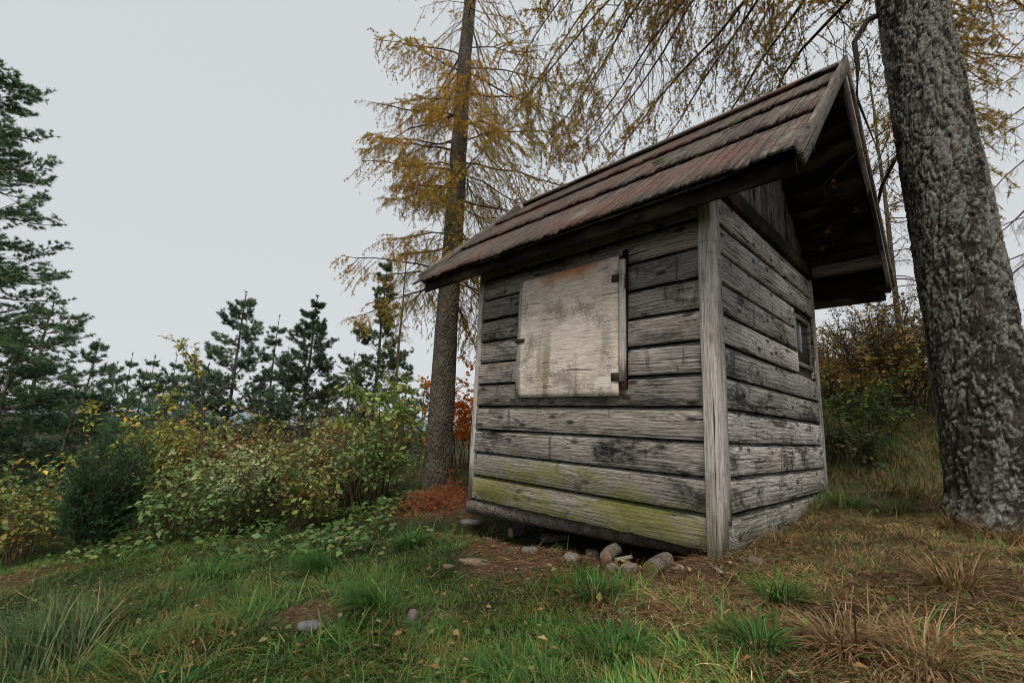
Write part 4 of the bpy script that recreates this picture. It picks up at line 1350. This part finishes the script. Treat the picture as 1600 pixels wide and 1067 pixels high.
def brush_pile():
    b = gat(708, 5.1)
    t = thing('brush_pile', 'heap of dead rust coloured larch brush at the far hut corner', 'brush pile', tuple(b))
    gb, gn = Geo(), Geo()
    n = 60
    a = rng.random(n) * 6.3; r = .42 * np.sqrt(rng.random(n))
    p = b + np.stack([np.cos(a) * r, np.sin(a) * r, .02 + .30 * rng.random(n) * (1 - r / .5)], 1)
    d = azv(AZ_R + .9 + rng.normal(0, .7, n), rng.normal(.4, .25, n))
    L = .4 + .4 * rng.random(n)
    P = poly(p - d * L[:, None] * .5, d, L, 6, .15, .06)
    tubes(gb, P, np.full(n, .004)[:, None] * np.linspace(1, .3, 6)[None], 3, lin(100, 72, 56))
    P2, L2 = kids(P, L, 9, .1, 1, .4, 45, .1, 4, .2, .06)
    tubes(gb, P2, np.full((len(P2), 4), .0015), 3, lin(104, 70, 52))
    for Q, l in ((P, L), (P2, L2)):
        spurs(gn, Q, l, .018, 5, .03, .0032, [(190, 112, 68), (158, 92, 58), (202, 130, 78), (128, 86, 58)], .7, .05)
    part('twigs', gb, M_twig, t); part('needles', gn, M_need, t)


brush_pile()

# shrubs on the bank behind the gable end
shrub('leafy green shrub with pale tips behind the back hut corner', gat(1335, 5.6), 1.15, .7, 12, .07, [(84, 106, 48), (116, 130, 54), (62, 82, 44), (52, 68, 40)], step=.06)
shrub('low dark shrub at the foot of the bank by the hut', gat(1318, 5.2), .55, .4, 12, .06, [(56, 76, 42), (66, 86, 46), (92, 74, 46)], step=.05)
shrub('bare dark thicket bush with few brown leaves on the bank', gat(1395, 7.2), 2.0, .9, 24, .05, [(104, 76, 44), (84, 66, 42), (70, 74, 40)], step=.14, wood=(58, 48, 42), m2=10, m3=5)
shrub('bushy brown thicket shrub higher on the bank', gat(1330, 8.6), 1.5, 1.0, 20, .055, [(120, 84, 44), (104, 84, 44), (134, 100, 50)], step=.10, wood=(62, 50, 42), m2=9, m3=4)
shrub('dark twiggy bush close behind the massive trunk', gat(1450, 6.6), 1.7, .7, 18, .05, [(92, 74, 40), (74, 78, 40)], step=.14, wood=(56, 46, 40), m2=9, m3=5)
for px, v, H, R_ in ((1300, 10.5, 1.3, .9), (1350, 11.5, 1.5, 1.0), (1400, 10.0, 1.8, 1.0), (1450, 9.0, 1.6, .9), (1290, 8.2, .8, .6), (1370, 6.8, 1.3, .6), (1430, 7.2, 2.0, .7), (1370, 8.0, 1.0, .7), (1620, 9.0, 1.6, .9)):
    shrub('brown and olive brushwood bush high on the bank', gat(px, v), H, R_, 14, .075, [(150, 118, 60), (132, 116, 58), (168, 132, 66), (108, 106, 52)], 'brushwood_bush', 'shrub', 'brushwood bushes on the bank', 8, 3, .10, wood=(66, 54, 46))
shrub('brownish hazel clump on the bank right of the massive trunk', gat(1660, 6.5), 1.8, .8, 12, .06, OL, step=.1, wood=(66, 54, 44))


# ------------------------------------------------------------------ grass
GREEN = [(66, 110, 44), (54, 100, 40), (82, 116, 50), (44, 82, 37), (92, 114, 54), (62, 104, 52)]
OLIVE = [(98, 96, 47), (114, 101, 50), (85, 88, 44), (124, 108, 59)]
DRY = [(172, 148, 108), (156, 132, 94), (150, 122, 88), (142, 113, 79), (124, 91, 62), (161, 136, 100), (107, 76, 52), (134, 96, 62), (100, 81, 52)]


def blades(g, P, az, L, lean, curve, W, col, col2=None):
    N = len(P)
    if N == 0: return
    s = np.array([0, .36, .7, 1.0])
    h = np.stack([np.cos(az), np.sin(az), 0 * az], 1)
    side = np.stack([-np.sin(az), np.cos(az), 0 * az], 1)
    ang = lean[:, None] + curve[:, None] * s[None]            # angle from vertical along the blade
    ds = np.diff(s)
    am = (ang[:, 1:] + ang[:, :-1]) / 2
    hx = np.concatenate([np.zeros((N, 1)), np.cumsum(np.sin(am) * ds, 1)], 1) * L[:, None]
    hz = np.concatenate([np.zeros((N, 1)), np.cumsum(np.cos(am) * ds, 1)], 1) * L[:, None]
    ctr = P[:, None] + h[:, None] * hx[..., None]
    ctr[:, :, 2] += hz
    # keep the blade above ground
    wv = np.array([1, .85, .55])
    V = np.empty((N, 7, 3))
    for k in range(3):
        V[:, 2 * k] = ctr[:, k] + side * (W * wv[k] * .5)[:, None]
        V[:, 2 * k + 1] = ctr[:, k] - side * (W * wv[k] * .5)[:, None]
    V[:, 6] = ctr[:, 3]
    gmin = gz(V[:, 6, 0], V[:, 6, 1]) + .004
    V[:, 6, 2] = np.maximum(V[:, 6, 2], gmin)
    g4 = gz(ctr[:, 2, 0], ctr[:, 2, 1]) + .006
    for k in (4, 5): V[:, k, 2] = np.maximum(V[:, k, 2], g4)
    f = np.array([[0, 1, 3], [0, 3, 2], [2, 3, 5], [2, 5, 4], [4, 5, 6]])
    F = (np.arange(N)[:, None, None] * 7 + f[None]).reshape(-1, 3)
    c = np.repeat(col[:, None], 7, 1)
    if col2 is not None:
        t = np.array([0, 0, .3, .3, .7, .7, 1.0])[None, :, None]
        c = c * (1 - t) + col2[:, None] * t
    g.add(V.reshape(-1, 3), F, c.reshape(-1, 3))


def blades3(g, P, az, L, lean, curve, W, col, col2):
    N = len(P)
    h = np.stack([np.cos(az), np.sin(az), 0 * az], 1); side = np.stack([-np.sin(az), np.cos(az), 0 * az], 1)
    a1 = lean + curve * .25; a2 = lean + curve * .8
    c1 = P + h * (np.sin(a1) * L * .5)[:, None]; c1[:, 2] += np.cos(a1) * L * .5
    c2 = c1 + h * (np.sin(a2) * L * .5)[:, None]; c2[:, 2] += np.cos(a2) * L * .5
    for q in (c1, c2): q[:, 2] = np.maximum(q[:, 2], gz(q[:, 0], q[:, 1]) + .005)
    sw = side * (W * .5)[:, None]
    V = np.stack([P + sw, P - sw, c1 + sw * .8, c1 - sw * .8, c2], 1)
    F = (np.arange(N)[:, None, None] * 5 + np.array([[0, 1, 3], [0, 3, 2], [2, 3, 4]])[None]).reshape(-1, 3)
    t = np.array([0, 0, .5, .5, 1.0])[None, :, None]
    g.add(V.reshape(-1, 3), F, (col[:, None] * (1 - t) + col2[:, None] * t).reshape(-1, 3))


def blocked(x, y, m=0.0):
    inside = (x > HUT[0] - m) & (x < HUT[1] + m) & (y > HUT[2] - m) & (y < HUT[3] + m)
    inside |= np.hypot(x - rb[0], y - rb[1]) < .30
    inside |= np.hypot(x - lb[0], y - lb[1]) < .18
    return inside


def grass_zone(name, label, n, u0, u1, v0, v1, lmin, lmax, wid, seed, dens_pow=1.0, fn=None, xlean=0.0, bright=1.0):
    # more clumps close by
    q = rng.random(n)
    if dens_pow == 0:
        v = v0 + (v1 - v0) * q
    else:
        v = v0 * (v1 / v0) ** q
    u = (u0 + (u1 - u0) * rng.random(n)) * (v if dens_pow == 2 else v / v1 if dens_pow else 1.0)
    x, y = xy_uv(u, v)
    cl = fbm(x * 3.3, y * 3.3, seed, 3)
    d = dirt(x, y); dr = dryness(x, y)
    fr_ = (x > -.38) & (x < .1) & (y > -.1) & (y < 2.2)
    keep = (rng.random(n) > d * .93) & (rng.random(n) < .25 + 1.2 * cl) & ~(fr_ & (rng.random(n) < .6)) & ~blocked(x, y)
    if fn is not None: keep &= fn(u, v, x, y)
    x, y, cl, dr, v = x[keep], y[keep], cl[keep], dr[keep], v[keep]
    N = len(x)
    P = np.stack([x, y, gz(x, y) - .006], 1)
    isdry = rng.random(N) < np.clip(dr * .8 + .05, 0, 1)
    isol = rng.random(N) < .1 + .55 * sstep(fbm(x * 2.3 + 3, y * 2.3, seed + 2, 3), .48, .66)
    col = np.where(isdry[:, None], cmix(N, DRY, .3), np.where(isol[:, None], cmix(N, OLIVE, .2), cmix(N, GREEN, .2)))
    patch = .7 + .6 * fbm(x * 1.7 + 7, y * 1.7, seed + 9, 3)[:, None]
    col = col * patch * bright
    az = 6.28 * fbm(x * 1.1, y * 1.1, seed + 4, 2) * 2.2 + rng.normal(0, .9, N)
    L = (lmin + (lmax - lmin) * rng.random(N) ** 1.5) * (.25 + 1.5 * cl ** 1.5)
    nearhut = sstep(-x, .0, .4) * (y > -.1) * (y < 2.3) + ((x < -.4) | (x > 0) | (y < -.1) | (y > 2.3))
    L = L * np.clip(.45 + .55 * nearhut, 0, 1) * (.6 + .4 * sstep(v, 1.1, 2.8))
    lean = np.abs(rng.normal(.6, .35, N)) + np.where(isdry, .4, 0) + xlean
    curve = np.abs(rng.normal(.9, .6, N)) + np.where(isdry, .3, .15)
    W = wid * (.7 + .6 * rng.random(N)) * np.where(isdry, .75, 1.0)
    col2 = col * np.where(isdry[:, None], 1.08, 1.0) + np.where((rng.random(N) < .25)[:, None], lin(150, 130, 84) * .4, 0)
    if name == 'long_grass': col, col2 = col * .8, col2 * .85
    g = Geo(); (blades3 if lmax < .2 or name == 'bank_grass' else blades)(g, P, az, L, lean, curve, W, col, col2)
    tag(obj(name, (g, M_grass)), label, 'grass', kind='stuff')
    return N


grass_zone('meadow_grass', 'short green and straw coloured grass carpeting the clearing', 235000, -10.2, 10.2, 1.0, 8.5, .035, .105, .0038, 60)
grass_zone('long_grass', 'longer bent grass blades scattered through the turf', 12000, -10.2, 10.2, 1.05, 8.5, .11, .22, .004, 61)
grass_zone('lush_grass', 'lush green grass combed down the slope before the thicket', 26000, -1.2, .12, 1.5, 6.0, .11, .25, .006, 64, 2, lambda u, v, x, y: fbm(x * 1.6, y * 1.6, 99, 3) > .44, .45)
grass_zone('dry_grass', 'long straw coloured grass draped over the dry turf', 30000, .22, 1.2, 1.1, 4.6, .11, .25, .0038, 65, 2, lambda u, v, x, y: fbm(x * 2.2, y * 2.2, 98, 3) > .38, .45, 1.8)
grass_zone('bank_grass', 'yellow green grass on the bank behind the gable end', 52000, .58, 1.30, 3.7, 12.0, .12, .36, .008, 62, 2, None, .1, .72)
grass_zone('tall_dry_grass', 'tall pale dry grass in the gap beside the slender larch', 16000, -3.2, 1.8, 6.0, 11.5, .3, .65, .006, 63, 0, lambda u, v, x, y: (rng.random(len(u)) < .7))


def tussock(label, p, n, R, Lmax, cols, dry_low=.3, group=None, dirn=None, spread=1.0):
    t = None
    a = rng.random(n) * 6.3; r = R * np.sqrt(rng.random(n)) * .45
    P = np.stack([p[0] + np.cos(a) * r, p[1] + np.sin(a) * r, 0 * a], 1)
    P[:, 2] = gz(P[:, 0], P[:, 1]) - .01
    az = a + rng.normal(0, .5, n)
    if dirn is not None:
        az = dirn + rng.normal(0, .7, n)
    L = Lmax * (.45 + .6 * rng.random(n))
    lean = np.abs(rng.normal(.15, .15, n)) + .5 * (r / R) * spread
    curve = np.abs(rng.normal(1.5, .5, n))
    c = cmix(n, cols, .25)
    dl = rng.random(n) < dry_low
    c = np.where(dl[:, None], cmix(n, DRY, .25), c)
    lean = np.where(dl, lean + .6, lean)
    g = Geo(); blades(g, P - np.array([p[0], p[1], p[2]]) * 0, az, L, lean, curve, .0048 * (.7 + .6 * rng.random(n)), c)
    o = thing('grass_tussock', label, 'grass tussock', tuple(p), group)
    part('blades', g, M_grass, o)
    return o


GB = [(56, 88, 46), (70, 100, 54), (44, 70, 40), (92, 106, 66), (116, 112, 74)]
tussock('green tussock with a skirt of dead blades in front of short log', gp(930, 930), 420, .20, .18, GREEN, .4)
tussock('green topped tussock with straw skirt beside the soil hollow', gp(1215, 935), 420, .18, .2, GREEN, .45)
tussock('big blue green tussock combed over to one side at the clearing edge', gp(70, 1040), 620, .36, .42, GB, .12, None, AZ_R + 2.6)
tussock('spiky green tussock in turf below the mossy log', gp(960, 1020), 420, .22, .17, GREEN, .25)
tussock('dark green tussock drooping beside the worn path', gp(500, 895), 520, .24, .30, GREEN, .06, None, AZ_R + 3.4)
tussock('combed green tussock just above the worn path', gp(580, 950), 380, .18, .24, GREEN, .1, None, AZ_R + 3.5)
tussock('straw coloured dead tussock below the soil hollow', gp(1325, 1010), 460, .2, .28, DRY, .8)
tussock('tawny dead tussock in front of massive trunk', gp(1490, 915), 420, .2, .27, DRY + OLIVE, .6)
tussock('straw tussock at the foot of rusty dry turf', gp(1440, 1030), 420, .2, .26, DRY, .8)
tussock('dark green tussock by the back corner of the right wall', gp(1320, 790), 300, .2, .26, GREEN, .2)
tussock('green tussock hanging over the flat grey slab', gp(640, 850), 380, .2, .2, GREEN, .05)
tussock('green tussock in the middle of the turf slope', gp(330, 905), 380, .26, .24, GREEN, .08)
tussock('dry brown tussock grown against the foot of massive trunk', gp(1490, 822), 320, .22, .2, DRY + OLIVE, .5)
tussock('rusty grass tuft in front of the massive trunk roots', gp(1560, 838), 320, .24, .2, DRY, .5)
tussock('olive grass tuft between the gable wall and massive trunk', gp(1400, 800), 320, .26, .22, OLIVE + GREEN, .4)
tussock('brown grass tuft against the foot of the gable wall', gp(1215, 845), 260, .2, .16, DRY, .5)
tussock('small fresh green tussock next to straw tussock', gp(1185, 1010), 200, .14, .18, GREEN, .1)

# broad leaved ground cover on the left slope
def ground_cover():
    n = 6500
    v = 2.2 + 3.6 * rng.random(n); u = -4.6 + 4.3 * rng.random(n)
    x, y = xy_uv(u, v)
    c = fbm(x * 1.4, y * 1.4, 90, 3)
    w = sstep(v + u * .35, 2.4, 3.4) * (1 - sstep(u, -1.3, -.5))
    k = (rng.random(n) < w * sstep(c, .40, .6)) & ~blocked(x, y, .3)
    x, y = x[k], y[k]; N = len(x)
    P = np.stack([x, y, gz(x, y) + .02 + .12 * rng.random(N)], 1)
    d = rng.normal(size=(N, 3)); d[:, 2] = rng.normal(-.1, .25, N)
    U = nrm(np.array([0, 0, 1.0]) + rng.normal(0, .35, (N, 3)))
    l = .035 + .05 * rng.random(N)
    g = Geo(); inst(g, LEAF_V, LEAF_F, P, d, U, l, l * .75, cmix(N, [(70, 104, 52), (84, 116, 58), (60, 88, 48), (104, 128, 74), (124, 124, 64)], .25))
    # their stems
    Q = np.stack([P, P - np.array([0, 0, .07]), P - np.array([0, 0, .16])], 1)
    tubes(g, Q[::2], np.full((len(Q[::2]), 3), .0012), 3, lin(90, 84, 54))
    tag(obj('ground_cover', (g, M_leaf)), 'low broad leaved weeds under the thicket edge', 'weeds', kind='stuff')


ground_cover()


def fallen_leaves():
    n = 1500
    v = 1.1 * 5.0 ** rng.random(n); u = (-1.15 + 2.3 * rng.random(n)) * v
    x, y = xy_uv(u, v)
    k = ~blocked(x, y); x, y = x[k], y[k]; N = len(x)
    P = np.stack([x, y, gz(x, y) + .015 + .03 * rng.random(N)], 1)
    d = rng.normal(size=(N, 3)); d[:, 2] *= .3
    U = nrm(np.array([0, 0, 1.0]) + rng.normal(0, .4, (N, 3)))
    l = .015 + .028 * rng.random(N)
    g = Geo(); inst(g, LEAF_V, LEAF_F, P, d, U, l, l * .7, cmix(N, [(150, 116, 70), (64, 96, 48), (78, 108, 56), (166, 142, 98), (128, 88, 52), (90, 110, 60)], .25))
    tag(obj('fallen_leaves', (g, M_leaf)), 'small weeds and fallen leaves dotted through the turf', 'leaves', kind='stuff')


fallen_leaves()


# needle and twig litter
def litter():
    n = 16000
    v = 1.0 * (7.5) ** rng.random(n); u = (-.9 + 2.1 * rng.random(n)) * v
    x, y = xy_uv(u, v)
    x = np.concatenate([x, -1.1 + 1.25 * rng.random(14000)]); y = np.concatenate([y, -.3 + 2.8 * rng.random(14000)]); n = len(x)
    w = np.maximum(dirt(x, y), dryness(x, y) * .8)
    w = np.maximum(w, .8 * ((x > -.45) & (x < .2) & (y > -.1) & (y < 2.2)))
    k = (rng.random(n) < w) & ~blocked(x, y, -.15)
    x, y = x[k], y[k]; N = len(x)
    P = np.stack([x, y, gz(x, y) + .004 + .02 * rng.random(N)], 1)
    d = rng.normal(size=(N, 3)); d[:, 2] *= .2
    g = Geo(); inst(g, NEED_V, NEED_F, P, d, rdir(N), .03 + .07 * rng.random(N), np.full(N, .0035), cmix(N, [(104, 74, 52), (122, 90, 64), (86, 62, 46), (150, 122, 92)], .3))
    tag(obj('needle_litter', (g, M_grass)), 'brown needles and straw littering the dry turf', 'litter', kind='stuff')


litter()
# dead stalks lying over the turf
for k, (a, b, lab) in enumerate((((1020, 850), (1140, 990), None), ((1150, 905), (1118, 985), 'thin bleached stalk leaning in the dry turf below the corner post'),
                                 ((20, 930), (130, 985), 'fallen straw stalk on the slope below the thicket'))):
    if lab is None: continue
    A, B = gp(*a), gp(*b)
    s = np.linspace(0, 1, 8)[:, None]
    P = A * (1 - s) + B * s
    P[:, 2] = gz(P[:, 0], P[:, 1]) + .035 + .03 * np.sin(s[:, 0] * 3)
    P += rng.normal(0, .006, P.shape)
    g = Geo(); tubes(g, P[None], np.linspace(.0026, .0012, 8)[None], 5, lin(140, 122, 94))
    tag(obj('dead_stalk', (g, M_twig)), lab, 'stalk')

print('TRIS', sum(len(o.data.polygons) for o in scene.objects if o.type == 'MESH'), 'OBJ', len(scene.objects))
